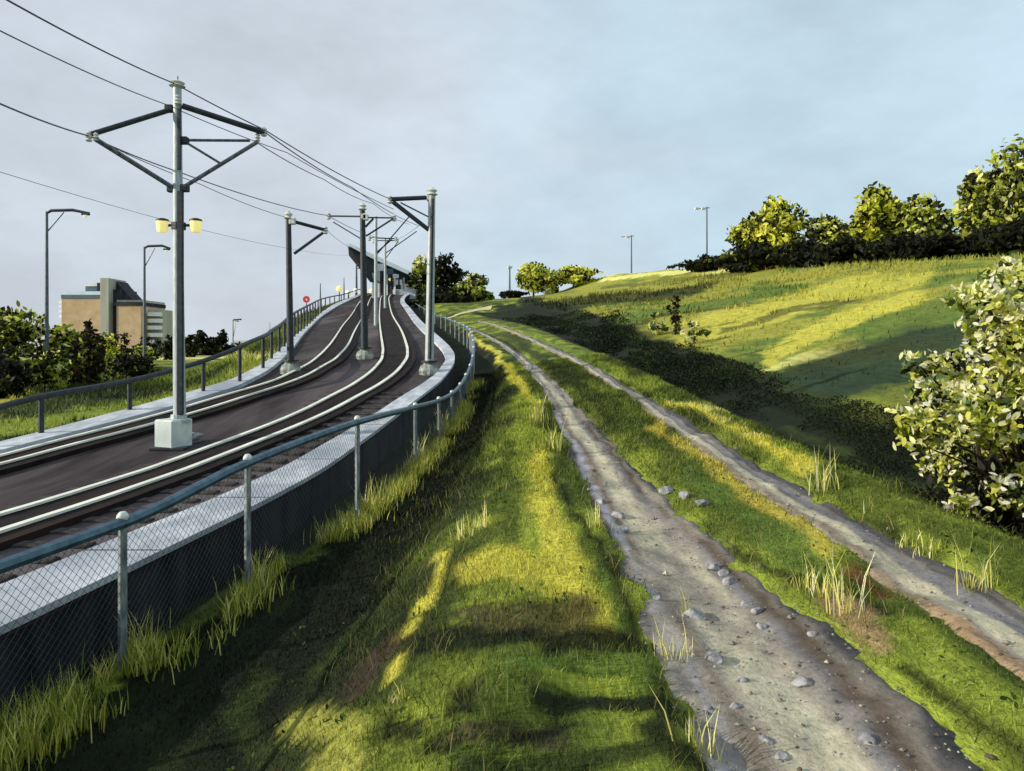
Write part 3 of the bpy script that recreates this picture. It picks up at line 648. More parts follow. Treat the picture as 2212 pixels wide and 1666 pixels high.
mast((832,660), 516, 'second faint far catenary mast, just before the station canopy', [('arm', (832,520), (858,520), .06, .3), ('arm', (832,520), (808,520), .06, .3), ('strut', (832,548), (900,500), .06, 2), ('strut', (832,560), (860,522), .05, 2)], m='steel_pale', foot=False, Y=82, r0=.15, r1=.11)
mast((770,625), 573, 'short far catenary mast standing beyond the left railing near the station', [('arm', (770,580), (786,580), .06, .3)], m='steel', foot=False, Y=122, r0=.2, r1=.14)
# boulder-like pale lump beside the plinth
def stone(loc, s, label, group=None, seed=0, squash=.6, m='stone', name='stone'):
    import bmesh
    bm = bmesh.new(); bmesh.ops.create_icosphere(bm, subdivisions=3, radius=1)
    r = random.Random(seed)
    cuts = [(Vector((r.gauss(0,1), r.gauss(0,1), r.gauss(0,1))).normalized(), r.uniform(.55, .85)) for _ in range(9)]
    for v in bm.verts:
        for n, d in cuts:
            k = v.co.dot(n)
            if k > d: v.co -= n * (k - d)
        v.co *= 1 + .05 * math.sin(v.co.x * 7 + seed) * math.cos(v.co.y * 6)
        v.co.x *= s; v.co.y *= s * r.uniform(.995, 1.005) * .8; v.co.z *= s * squash
    me = bpy.data.meshes.new(name); bm.to_mesh(me); bm.free()
    o = link(name, me, M[m]); o.location = loc; o.rotation_euler = (0, 0, r.uniform(0, 6))
    return tag(o, label, 'stone', group)
p = deckpt(423, 955); stone((p[0], p[1], float(zdeck(p[1])) + .1), .19, 'pale lump of stone beside the mast plinth on the track bed', seed=5, squash=.8)

# ------------------------------------------------------------------ overhead wires
def wire(pts, label, r=.012, sag=.12):
    w = [Vector(P(*p)) for p in pts]; out = []
    for a, b in zip(w[:-1], w[1:]):
        n = 14
        for i in range(n):
            t = i / n; q = a.lerp(b, t); q.z -= sag * 4 * t * (1 - t) * min(1, (b - a).length / 12); out.append(q)
    out.append(w[-1])
    tag(MB().tube(out, r * .78, 5).build('overhead_wire', M['wire'], smooth=True), label, 'wire', 'overhead wires of the tracks')
YL = Ym - 1.0; YR = Ym + .5
wire([(-160,-100,7.5),(380,182,Ym),(572,281,YR),(842,430,23.6)], 'thick overhead wire crossing the mast top and reaching the right arm tip', .017)
wire([(-160,-15,8),(364,228,Ym),(620,330,19),(850,452,24)], 'thin overhead wire meeting the tall mast just under its top', .013)
wire([(-160,150,8),(192,294,YL),(384,371,17.5),(708,466,28.8),(812,512,56)], 'overhead wire clamped to the left arm tip of the tall mast', .018)
wire([(-160,322,9),(618,536,24.6),(760,551,70)], 'faintest and lowest overhead wire behind the yellow lamps', .006)
wire([(210,302,YL),(430,397,18),(626,472,24.4)], 'overhead wire from the left strut down to the left kerb mast', .012)
wire([(575,288,YR),(760,405,22),(905,488,40),(850,520,82)], 'overhead wire leaving the right arm tip toward the station', .018)
wire([(556,309,YR),(700,388,20),(806,440,28),(885,485,44)], 'second overhead wire leaving just below the right arm tip', .014)
wire([(705,497,25),(770,540,50),(812,560,80)], 'short overhead wire from the left kerb mast to the canopy tip', .010)

# ------------------------------------------------------------------ street lamps and floodlights
def street_lamp(label, u, vb, vt, Y, arm, r=.08, lamp=None, m='steel', zb=None):
    zb = float(T((u - CU)/F*Y, Y)) if zb is None else zb
    O = Vector((float(P(u, 0, Y)[0]), Y, zb)); o = empty('street_lamp', O, label, 'street lamp')
    MB().tube([Vector((0, 0, -.1)), P3(u, vt, Y, O) * .5, P3(u, vt, Y, O)], [r*1.25, r, r*.75], 10).build('pole', M[m], o, True)
    (ax, av, bx, bv) = arm
    MB().tube([P3(u, vt + 4, Y, O), P3(u + (ax-u)*.25, av, Y, O), P3((u+bx)/2 + 10, av - 1, Y, O), P3(bx, bv, Y, O)], [r*.7, r*.9, r*.9, r*.7], 8).build('arm', M['darksteel'], o, True)
    MB().tube([P3(u, vt + 45, Y, O), P3(u + (bx-u)*.4, av + 4, Y, O)], r*.35, 6).build('brace', M[m], o)
    s = r * 4.4
    c = P3(bx - 8*math.copysign(1, bx-u), bv + 2, Y, O)
    h = MB().box(c, (s, s*.55, s*.28), bev=s*.08).build('lamp_head', M['darksteel'], o)
    MB().lathe(c - Vector((0, 0, s*.42)), [(s*.12, 0), (s*.25, .06), (s*.3, s*.28)], 10).build('lens', M['lampcool'], h, True)
    return o
street_lamp('nearer grey street lamp with a long arm, standing among the left bushes', 101, 840, 457, 47, (140, 455, 193, 461), .11)
street_lamp('second street lamp with a short arm, right of the brick apartment block', 312, 790, 533, 70, (340, 532, 368, 537), .13)
street_lamp('tiny pale street lamp on the horizon left of the far railing', 503, 770, 692, 260, (508, 691, 520, 692), .28, m='steel_pale')
def flood(label, u, vt, Y, heads, r=.12):
    x = (u - CU)/F*Y; zb = float(T(x, Y)); O = Vector((x, Y, zb)); o = empty('floodlight_mast', O, label, 'floodlight')
    MB().tube([Vector((0, 0, -.3)), P3(u, vt, Y, O)], [r*1.3, r*.8], 8).build('pole', M['steel'], o, True)
    MB().tube([P3(u + heads[0]*22, vt + 4, Y, O), P3(u + 6, vt + 2, Y, O)], r*.6, 6).build('crossarm', M['steel'], o)
    for k in range(int(heads[1])):
        c = P3(u + heads[0]*(8 + 14*k) , vt + 4, Y, O)
        MB().box(c, (Y*.006, Y*.003, Y*.0028), rz=R(20), bev=.03).build('lamp_head', M['insul'], o)
    return o
flood('tall floodlight mast with a side lamp beside the hilltop trees', 1527, 447, 115, (-1, 2)); flood('slim floodlight mast on the bare crest of the hill', 1364, 508, 135, (-1, 1)); flood('small far floodlight mast in the gap where the path ends', 1101, 574, 135, (0, 1), .16)

# ------------------------------------------------------------------ red disc sign, station
Y = 62.0; x = float(xat(LO, Y)) - .3; u_s = 662; x = float(P(u_s, 0, Y)[0]); zb = float(T(x, Y))
O = Vector((x, Y, zb)); so = empty('signal_sign', O, 'small red ring sign above the far left railing', 'sign')
MB().tube([Vector((0, 0, -.2)), P3(662, 655, Y, O)], .04, 8).build('post', M['darksteel'], so)
c = P3(662, 647, Y, O); ring = MB(); n = 24
for yy, rr in ((-.03, .32),): pass
def disc(c, r0, r1, y0, y1, n=24):
    mb = MB(); vs = []; fs = []
    for k in range(n):
        a = 2*math.pi*k/n
        for (r, yy) in ((r0, y0), (r1, y0), (r1, y1), (r0, y1)): vs.append((c.x + r*math.cos(a), c.y + yy, c.z + r*math.sin(a)))
    for k in range(n):
        j = (k+1) % n
        for q in range(4): fs.append((k*4+q, k*4+(q+1) % 4, j*4+(q+1) % 4, j*4+q))
    return mb.add(vs, fs)
disc(c, .10, .29, -.05, .0).build('ring', M['red'], so); disc(c, .0, .099, -.03, .0).build('centre', M['white'], so)

Yn, Yf = 100.0, 150.0
def cl(t, u0, v0, u1, v1): 
    Y = Yn + (Yf - Yn)*t; return P(u0 + (u1-u0)*t, v0 + (v1-v0)*t, Y)
O = Vector((-20.0, 105.0, float(zdeck(105)))); st = empty('station_canopy', O, 'long tilted station canopy with a pale edge and dark underside above the tracks', 'canopy')
NA = P(747, 527, Yn); NB = P(752, 537, Yn); FA = P(918, 606, Yf); FB = P(918, 612, Yf)
On = np.array(O)
w = np.array([4.6, 1.0, -.5])
# fascia: sloping pale edge, soffit: dark tapering wings
def vtx(p): return np.array(p) - On
fas = MB(); a0, a1, b0, b1 = vtx(P(747,525,Yn+1.2)), vtx(P(749,532,Yn)), vtx(P(926,606,Yf+1.2)), vtx(P(926,614,Yf))
mid0, mid1 = vtx(P(800,549,117.2)), vtx(P(800,559,116))
th = np.array([.4, .5, 0])
fas.add([a0, mid0, b0, b1, mid1, a1, a0+th, mid0+th, b0+th, b1+th, mid1+th, a1+th], [(0,1,4,5),(1,2,3,4),(6,11,10,7),(7,10,9,8),(0,6,7,1),(1,7,8,2),(5,4,10,11),(4,3,9,10),(0,5,11,6),(2,8,9,3)])
fas.build('fascia', M['canopyroof'], st)
slab = MB(); A = [a1 + (.1,.3,0), mid1 + (.1,.3,0), b1 + (.1,.3,0)]
Bq = [vtx(P(772,562,98)), vtx(P(815,608,112)), vtx(P(908,640,146))]
Cq = [vtx(P(800,610,97)), vtx(P(842,614,112)), vtx(P(932,641,148))]
D_ = [p + np.array([-1.2, 6.0, -.5]) for p in A]
slab.add(A + Bq + Cq + D_, [(0,1,4,3),(1,2,5,4),(3,4,7,6),(4,5,8,7),(6,7,10,9),(7,8,11,10),(9,10,1,0),(10,11,2,1),(0,3,6,9),(2,11,8,5)])
slab.build('soffit', M['soffit'], st)
for (u, vt, vb, Y, m) in [(806,590,640,101,'steel_pale'),(818,585,642,104,'white'),(827,585,648,106,'darkwall'),(836,588,648,108,'white'),(846,590,650,110,'darkwall'),(853,592,650,112,'white'),(862,595,650,116,'darkwall'),(872,600,655,120,'steel_pale'),(882,606,655,126,'darkwall'),(893,612,658,132,'white')]:
    z0 = float(zdeck(Y)) - .3; top_ = vtx(P(u, vt, Y)); bot = np.array([top_[0], top_[1], z0 - On[2]])
    MB().box((top_ + bot)/2, (.28, .28, top_[2] - bot[2]), bev=.03).build('column', M[m], st)
bw = MB(); q0, q1 = vtx(P(812, 598, 128)), vtx(P(926, 622, 149)); zl = float(zdeck(135)) - On[2] - .5
bw.prism([q0, q1, (q1[0], q1[1], zl), (q0[0], q0[1], zl)], (-.15, .4, 0)).build('rear_wall', M['soffit'], st)
# platform with its own things
yp = np.linspace(112, 150, 12); pm = MB()
xc = np.interp(yp, [112, 150], [-17.0, -19.0]); zp = zdeck(yp) + .75
vs = []; 
for x_, y_, z_ in zip(xc, yp, zp): vs += [(x_-1.1, y_, z_), (x_+2.4, y_, z_), (x_+2.4, y_, z_-1.4), (x_-1.1, y_, z_-1.4)]
fs = [(i*4+k, i*4+(k+1) % 4, i*4+4+(k+1) % 4, i*4+4+k) for i in range(11) for k in range(4)] + [(0,3,2,1)]
tag(pm.add(vs, fs).build('station_platform', M['kerb']), 'raised pale platform under the station canopy', 'platform')
def pole_lamp(label, u, v, Y, m='lampglass', h=None, r=.32, zb=None):
    x = float(P(u, 0, Y)[0]); zb = float(zdeck(Y)) if zb is None else zb; O = Vector((x, Y, zb)); o = empty('platform_lamp', O, label, 'lamp', 'lamps near the station')
    MB().tube([Vector((0, 0, -.2)), P3(u, v, Y, O)], .07, 8).build('pole', M['darksteel'], o)
    MB().lathe(P3(u, v, Y, O), [(.08, -r), (r*.8, -r*.6), (r, 0), (r*.75, r*.6), (.05, r*.9)], 12).build('globe', M[m], o, True)
pole_lamp('yellow globe lamp above the far left railing, left of the canopy', 733, 624, 100, r=.45, zb=5.5)
pole_lamp('yellow globe lamp low beside the left end of the canopy columns', 803, 629, 112, r=.42); pole_lamp('yellow globe lamp hanging level between the canopy columns', 843, 606, 118, r=.42)
pole_lamp('pale globe lamp over the crest, left of the centre mast', 752, 632, 112, 'lampcool', r=.4, zb=7.5); pole_lamp('pale globe lamp closest to the centre mast at the crest', 768, 628, 116, 'lampcool', r=.4)
def sign_panel(label, u, v, Y, w_, h_, m='white'):
    x = float(P(u, 0, Y)[0]); zb = float(zdeck(Y)); O = Vector((x, Y, zb)); o = empty('platform_sign', O, label, 'sign', 'panels under the canopy')
    c = P3(u, v, Y, O)
    MB().tube([Vector((0, 0, -.2)), c], .05, 6).build('post', M['darksteel'], o); MB().box(c + Vector((0, -.08, 0)), (w_, .08, h_), bev=.02).build('panel', M[m], o)
for i, (u, v, Y, w_, h_, m, lb_) in enumerate([(822,578,103,.9,1.0,'white','white square panel highest under the near end of the canopy'),(838,587,106,1.6,.8,'teal','blue panel among the canopy columns'),(855,597,112,.9,.6,'white','small white panel right of the blue panel'),
        (862,610,116,1.0,.8,'white','white panel at mid height under the canopy'),(872,620,120,.9,1.0,'white','white panel right of the middle canopy columns'),(884,634,118,1.3,1.9,'white','tall white panel at the right end of the platform'),(897,640,124,.9,1.1,'insul','pale panel against the dark tree beside the platform')]):
    sign_panel(lb_, u, v, Y, w_, h_, m)
def thin_pole(label, u, v0, v1, Y, zb):
    x = float(P(u, 0, Y)[0]); O = Vector((x, Y, zb)); o = MB().tube([Vector((0, 0, -.2)), P3(u, v1, Y, O)*.5, P3(u, v1, Y, O)], [.13, .1, .05], 8).build('slim_pole', M['steel'], smooth=True); o.location = O
    tag(o, label, 'pole')
thin_pole('short slim pole rising behind the far railing right of the red sign', 692, 650, 612, 80, 2.5); thin_pole('slim pole behind the far railing near the yellow globe lamp', 743, 634, 600, 108, 6.0)
thin_pole('slim pole on the horizon just left of the left kerb mast', 583, 760, 696, 180, -2.6); thin_pole('slim pole on the horizon beside the tall two-armed mast', 362, 760, 690, 190, -2.6)

# ------------------------------------------------------------------ apartment block
Yb = 200.0; O = Vector((float(P(222, 0, Yb)[0]), Yb, -2.7))
bd = empty('apartment_block', O, 'tan brick apartment block with a pale stair tower and rounded balconies', 'building')
def blk(name, u0, v0, u1, v1, m, y0=0.0, dep=12.0, parent=None):
    a = P(u0, v1, Yb) - np.array(O); b = P(u1, v0, Yb) - np.array(O)
    return MB().box(((a[0]+b[0])/2, y0 + dep/2, (a[2]+b[2])/2), (b[0]-a[0], dep, b[2]-a[2])).build(name, M[m], parent or bd)
wl_ = blk('wall', 133, 645, 224, 776, 'tan', 0, 14); wr_ = blk('wall', 256, 661, 308, 776, 'tan', -1.0, 14)
blk('parapet', 132.6, 637, 223, 645, 'teal', -.15, 14.3); blk('parapet', 250, 653, 309, 661, 'darkwall', -1.2, 14.4)
blk('roof', 133, 628, 224, 637, 'roofpale', 2.5, 10); blk('roof', 250, 648, 309, 653, 'stair', .5, 12)
blk('stair_tower', 223.5, 602, 241.5, 776, 'stair', -1.6, 9); blk('recess', 241.6, 625, 257, 776, 'darkwall', .6, 9)
blk('penthouse', 166, 616, 198, 628, 'teal', 4, 7); blk('penthouse_roof', 167, 608, 200, 616, 'white', 3.8, 7.5); blk('penthouse', 196, 609, 223, 627, 'darkwall', 3, 8)
sl_ = [P(243, 606, Yb), P(250, 616, Yb), P(277, 645, Yb), P(277, 654, Yb), P(243, 654, Yb)]
MB().prism([q - np.array(O) + np.array([0, 2.0, 0]) for q in sl_], (0, 6, 0)).build('sloping_roof', M['darkwall'], bd)
blk('backing', 308, 668, 340, 776, 'stair', 3.2, 8)
for k, v in enumerate((672, 686, 701, 717, 732, 747)):
    c = P(324 + (k % 2), v + 6, Yb) - np.array(O)
    bb = MB(); vs = []
    pr = [(-1.7, 0), (-1.7, -1.5), (-.9, -2.2), (.9, -2.2), (1.9, -1.5), (1.9, 0)]
    bb.prism([(c[0] + x, 3.1 + y_, c[2] - .6) for x, y_ in pr], (0, 0, 1.05)); bb.build('balcony', M['white'], bd)
for k, v in enumerate((650, 660, 670, 681)):
    c = P(129, v + 3, Yb) - np.array(O); MB().prism([(c[0]-.7, 2.0, c[2]-.3), (c[0]-.7, .8, c[2]-.3), (c[0]+.5, .6, c[2]-.3), (c[0]+.5, 2.0, c[2]-.3)], (0, 0, .7)).build('balcony', M['white'], bd)
# low far buildings
for i, (u0, u1, v0, Y, m, lb_) in enumerate([(412, 432, 741, 300, 'white', 'low white house peeping from the far tree line right of the mast'), (436, 452, 739, 330, 'roofpale', 'second low pale house in the far tree line'), (455, 470, 742, 300, 'white', 'third low white house right of the far conifer shapes'),
        (498, 552, 735, 420, 'roofpale', 'long pale low hall on the horizon behind the left railing'), (556, 625, 737, 420, 'kerb', 'long pale flat-roofed hall next to the rising railing')]):
    a, b = P(u0, 0, Y), P(u1, 0, Y); zt = float(P(0, v0, Y)[2]); zb = float(T(a[0], Y)) - .5
    o = empty('far_house', ((a[0]+b[0])/2, Y, zb), lb_, 'building')
    wd = b[0]-a[0]; ht = zt - zb
    MB().box((0, 5, ht*.4), (wd, 10, ht*.8)).build('wall', M[m], o)
    MB().prism([(-wd/2-.3, -.4, ht*.8+.02), (wd/2+.3, -.4, ht*.8+.02), (wd/2*.8, 5, ht), (-wd/2*.8, 5, ht)], (0, .01, 0)).prism([(-wd/2*.8, 5.02, ht), (wd/2*.8, 5.02, ht), (wd/2+.3, 10.4, ht*.8+.02), (-wd/2-.3, 10.4, ht*.8+.02)], (0, .01, 0)).build('roof', M['darkwall'] if m == 'white' else M['stair'], o)
    for k in range(max(2, int(wd / 3))):
        MB().box((-wd/2 + (k + .5) * wd / max(2, int(wd / 3)), -.03, ht*.45), (wd/ max(2, int(wd / 3))*.45, .08, ht*.25)).build('window', M['glass'], o)

# ------------------------------------------------------------------ foliage
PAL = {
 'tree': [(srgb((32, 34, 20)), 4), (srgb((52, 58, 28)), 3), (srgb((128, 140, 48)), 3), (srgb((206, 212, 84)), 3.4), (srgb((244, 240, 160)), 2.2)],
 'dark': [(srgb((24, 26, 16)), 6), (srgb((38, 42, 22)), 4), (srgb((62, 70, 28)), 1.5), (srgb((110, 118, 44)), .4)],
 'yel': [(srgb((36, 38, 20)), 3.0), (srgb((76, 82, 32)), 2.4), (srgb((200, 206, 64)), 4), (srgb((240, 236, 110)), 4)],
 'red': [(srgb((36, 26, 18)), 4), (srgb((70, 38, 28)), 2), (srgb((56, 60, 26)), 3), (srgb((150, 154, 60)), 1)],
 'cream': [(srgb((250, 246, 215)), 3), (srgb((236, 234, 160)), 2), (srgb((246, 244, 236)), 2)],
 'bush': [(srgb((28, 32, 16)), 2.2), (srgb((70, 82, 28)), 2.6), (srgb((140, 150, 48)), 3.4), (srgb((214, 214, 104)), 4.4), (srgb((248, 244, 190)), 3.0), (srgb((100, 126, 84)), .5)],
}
LEAF = np.array([(0, -1, 0), (.42, -.45, .05), (.46, .25, .06), (0, 1, -.06), (-.46, .25, .06), (-.42, -.45, .05)]) * .5
def leaves(P0, size, cols, rs, up=.3, spread=1.0, outward=None):
    n = len(P0)
    a = rs.normal(size=(n, 3)); a[:, 2] -= .25; a /= np.linalg.norm(a, axis=1)[:, None]
    nn = rs.normal(size=(n, 3)); nn[:, 2] += up
    if outward is not None: nn += outward * .9
    b = np.cross(nn, a); b /= np.linalg.norm(b, axis=1)[:, None] + 1e-9
    c = np.cross(a, b)
    sz = size * rs.uniform(.6, 1.35, n)
    V = P0[:, None, :] + sz[:, None, None] * (LEAF[None, :, 1:2] * a[:, None] + LEAF[None, :, 0:1] * b[:, None] + LEAF[None, :, 2:3] * c[:, None])
    Fc = np.arange(n * 6).reshape(n, 6)
    return V.reshape(-1, 3), Fc, np.repeat(cols, 6, 0)
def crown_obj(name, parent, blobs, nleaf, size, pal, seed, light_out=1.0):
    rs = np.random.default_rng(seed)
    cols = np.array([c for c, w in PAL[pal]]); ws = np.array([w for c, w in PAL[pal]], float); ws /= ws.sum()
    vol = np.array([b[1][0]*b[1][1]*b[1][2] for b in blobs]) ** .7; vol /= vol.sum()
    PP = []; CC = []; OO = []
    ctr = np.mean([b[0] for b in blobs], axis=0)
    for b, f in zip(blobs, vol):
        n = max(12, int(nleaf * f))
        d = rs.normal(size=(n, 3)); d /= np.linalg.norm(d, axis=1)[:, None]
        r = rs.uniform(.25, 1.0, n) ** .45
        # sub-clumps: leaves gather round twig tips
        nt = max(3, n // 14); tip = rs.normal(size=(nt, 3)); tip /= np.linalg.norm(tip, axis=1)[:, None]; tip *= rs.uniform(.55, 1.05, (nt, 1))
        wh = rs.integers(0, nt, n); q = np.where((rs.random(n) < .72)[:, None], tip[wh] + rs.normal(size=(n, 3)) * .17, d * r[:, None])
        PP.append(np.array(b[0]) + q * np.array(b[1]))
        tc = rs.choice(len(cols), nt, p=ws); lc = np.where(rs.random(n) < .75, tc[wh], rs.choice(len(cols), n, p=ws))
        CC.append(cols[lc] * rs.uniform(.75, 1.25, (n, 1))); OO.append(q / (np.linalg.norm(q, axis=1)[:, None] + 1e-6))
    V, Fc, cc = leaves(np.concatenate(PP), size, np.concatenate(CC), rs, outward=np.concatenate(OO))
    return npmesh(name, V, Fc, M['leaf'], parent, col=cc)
def tree(name, label, cat, base, h, wid, pal, seed, nleaf=2500, leaf=.35, nb=9, group=None, low=.15, dep=None, lean=0.0, blobs=None):
    rs = random.Random(seed); o = empty(name, tuple(base), label, cat, group)
    dep = dep or wid
    if blobs is None:
        blobs = []
        for k in range(nb):
            a = rs.uniform(0, 2*math.pi); t = rs.uniform(low, .76); rr = rs.uniform(.15, .75) * (1 - .55 * max(0, t - .45) / .55)
            s = rs.uniform(.22, .36)
            blobs.append(((math.cos(a)*rr*wid/2 + lean*t, math.sin(a)*rr*dep/2, h*t), (wid*s, dep*s, h*s*.62)))
        blobs.append(((lean, 0, h*.82), (wid*.2, dep*.2, h*.15)))
    tr = MB(); top_ = h*.62
    tr.tube([(0, 0, -.2), (lean*.2, 0, top_*.4), (lean*.6, 0, top_)], [h*.028+.02, h*.022+.012, h*.010+.006], 8)
    for c, r in blobs:
        z0 = min(top_*.9, max(.15*h*.3, c[2]*.55)); t = z0/top_
        tr.tube([(lean*.6*t, 0, z0), (c[0]*.5 + lean*.2, c[1]*.5, (z0 + c[2])/2), c], [h*.012+.008, h*.008+.005, h*.003+.002], 5)
    tr.build('trunk', M['bark'], o, True)
    crown_obj('crown', o, blobs, nleaf, leaf, pal, seed)
    return o
def tree_px(name, label, cat, u0, u1, vt, vb, Y, pal, seed, zb=None, **kw):
    u = (u0 + u1)/2; x = float(P(u, 0, Y)[0]); g = float(T(x, Y)) if zb is None else zb
    h = float((HV - vt)/F*Y) - g; w_ = (u1 - u0)/F*Y
    return tree(name, label, cat, (x, Y, g), h, w_, pal, seed, **kw)
# left bushes
tree_px('broadleaf_tree', 'tall leafy tree at the extreme left edge beyond the railing', 'tree', -70, 92, 658, 0, 47, 'tree', 11, nleaf=2800, leaf=.42, nb=13)
tree_px('broadleaf_tree', 'yellow tipped bushy tree around the foot of the nearer street lamp', 'tree', 60, 205, 696, 0, 50, 'tree', 12, nleaf=2800, leaf=.42, nb=13)
tree_px('copper_tree', 'reddish brown small tree in front of the apartment block', 'tree', 160, 228, 690, 0, 47, 'red', 13, nleaf=1300, leaf=.32, nb=8)
tree_px('broadleaf_tree', 'small green tree in front of the stair tower of the apartment block', 'tree', 196, 262, 712, 0, 58, 'yel', 14, nleaf=1200, leaf=.32, nb=8)
tree_px('dark_shrub', 'dark shrub closing the gap below the red brown tree', 'shrub', 110, 230, 745, 0, 53, 'dark', 15, nleaf=1500, leaf=.3, nb=9)
tree_px('dark_shrub', 'dark low shrub at the left edge beside the railing', 'shrub', -60, 70, 740, 0, 43, 'dark', 16, nleaf=1500, leaf=.3, nb=9)
for i, (u0, u1, vt, Y, pal, lb_) in enumerate([(232,290,722,110,'dark','dark low tree under the middle of the apartment block'),(280,352,728,130,'dark','dark low tree under the rounded balconies'),(352,384,722,150,'dark','dark far tree half hidden by the tall mast'),(396,420,726,190,'dark','first dark far tree right of the tall mast'),
        (416,446,712,230,'dark','tall far tree with a peaked top right of the mast'),(446,470,730,230,'dark','low far tree between the peaked tree and the pole'),(470,490,716,240,'dark','dense round far tree in the middle of the horizon'),(488,560,742,260,'dark','long low far thicket below the tiny pale lamp'),(548,640,744,280,'dark','long low far thicket ending at the left kerb mast')]):
    tree_px('far_tree', lb_, 'tree', u0 - 5, u1 + 5, vt - 4, 0, Y, pal, 100+i, nleaf=900, leaf=Y*.005, nb=10, low=.02, group='trees on the left horizon')
for i, (u0, u1, vt, Y, pal, lb_) in enumerate([(-40,60,770,38,'dark','low dark shrub next to the kerb railing at the left edge'),(50,150,752,44,'tree','low leafy shrub between the first two railing posts'),(140,240,740,50,'tree','low leafy shrub in front of the copper tree'),(215,330,756,56,'dark','long low dark shrub running toward the tall mast'),(262,345,742,75,'tree','leafy shrub below the right wing of the apartment block'),(-90,10,700,55,'tree','yellowish tree cut by the left edge of the view')]):
    tree_px('field_shrub', lb_, 'shrub', u0, u1, vt, 0, Y, pal, 150+i, nleaf=1500, leaf=.36, nb=10, low=.05)
# behind the station
tree_px('broadleaf_tree', 'bushy tree just right of the station canopy', 'tree', 872, 950, 546, 0, 118, 'tree', 21, nleaf=2600, leaf=.75, nb=11, zb=6.5, low=.05)
tree_px('broadleaf_tree', 'dark pointed tree right behind the pale right kerb mast', 'tree', 930, 1000, 546, 0, 112, 'dark', 22, nleaf=2200, leaf=.75, nb=10, zb=5.5, low=.05)
tree_px('broadleaf_tree', 'lower tree sloping down toward the end of the path', 'tree', 975, 1062, 586, 0, 108, 'tree', 23, nleaf=2200, leaf=.7, nb=10, zb=5.5, low=.05)
tree_px('dark_shrub', 'dark undergrowth shrub beneath the trees by the station', 'shrub', 900, 1020, 620, 0, 100, 'dark', 24, nleaf=1600, leaf=.7, nb=9, zb=3.5)
tree_px('dark_shrub', 'dark shrub at the right side of the path gap', 'shrub', 1075, 1140, 628, 0, 112, 'dark', 25, nleaf=900, leaf=.6, nb=7)
tree_px('hill_bush', 'left bright yellow green bush on the low crest beside the path gap', 'bush', 1105, 1200, 562, 0, 122, 'yel', 26, nleaf=2000, leaf=.75, nb=10)
tree_px('hill_bush', 'right bright yellow green bush tapering down along the crest', 'bush', 1180, 1296, 572, 0, 126, 'yel', 27, nleaf=2000, leaf=.75, nb=10)
# hilltop row
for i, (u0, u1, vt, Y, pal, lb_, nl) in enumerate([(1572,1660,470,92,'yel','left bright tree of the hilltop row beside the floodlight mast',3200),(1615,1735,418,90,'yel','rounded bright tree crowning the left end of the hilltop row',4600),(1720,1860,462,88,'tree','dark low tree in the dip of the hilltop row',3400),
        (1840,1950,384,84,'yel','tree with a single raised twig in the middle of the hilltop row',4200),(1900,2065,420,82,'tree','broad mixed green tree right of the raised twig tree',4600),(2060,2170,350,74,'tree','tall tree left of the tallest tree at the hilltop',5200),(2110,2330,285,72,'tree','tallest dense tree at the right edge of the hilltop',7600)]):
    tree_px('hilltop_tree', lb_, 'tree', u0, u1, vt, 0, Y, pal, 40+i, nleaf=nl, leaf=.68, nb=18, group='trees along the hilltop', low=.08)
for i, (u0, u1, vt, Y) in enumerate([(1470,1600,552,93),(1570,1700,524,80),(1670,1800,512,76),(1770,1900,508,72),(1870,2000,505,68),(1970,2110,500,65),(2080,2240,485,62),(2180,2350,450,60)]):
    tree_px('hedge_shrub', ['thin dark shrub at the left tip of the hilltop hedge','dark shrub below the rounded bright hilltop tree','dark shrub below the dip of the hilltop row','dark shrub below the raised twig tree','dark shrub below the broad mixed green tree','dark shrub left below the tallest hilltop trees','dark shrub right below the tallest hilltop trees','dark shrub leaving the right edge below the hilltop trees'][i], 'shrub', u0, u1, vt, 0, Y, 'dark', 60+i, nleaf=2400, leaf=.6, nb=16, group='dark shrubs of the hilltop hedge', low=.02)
# small flowering scrub on the slope
for i, (u0, u1, vt, vb) in enumerate([(1385,1445,672,722),(1440,1480,628,722),(1470,1530,690,742)]):
    g = hit((u0+u1)/2, vb); 
    tree('slope_scrub', ['pale low scrub on the slope, left of the brown stalks','brown dry stalks standing on the slope','pale low scrub on the slope, right of the brown stalks'][i], 'shrub', g, (vb - vt)/F*g[1], (u1-u0)/F*g[1], 'bush' if i != 1 else 'red', 70+i, nleaf=160, leaf=.28, nb=6)
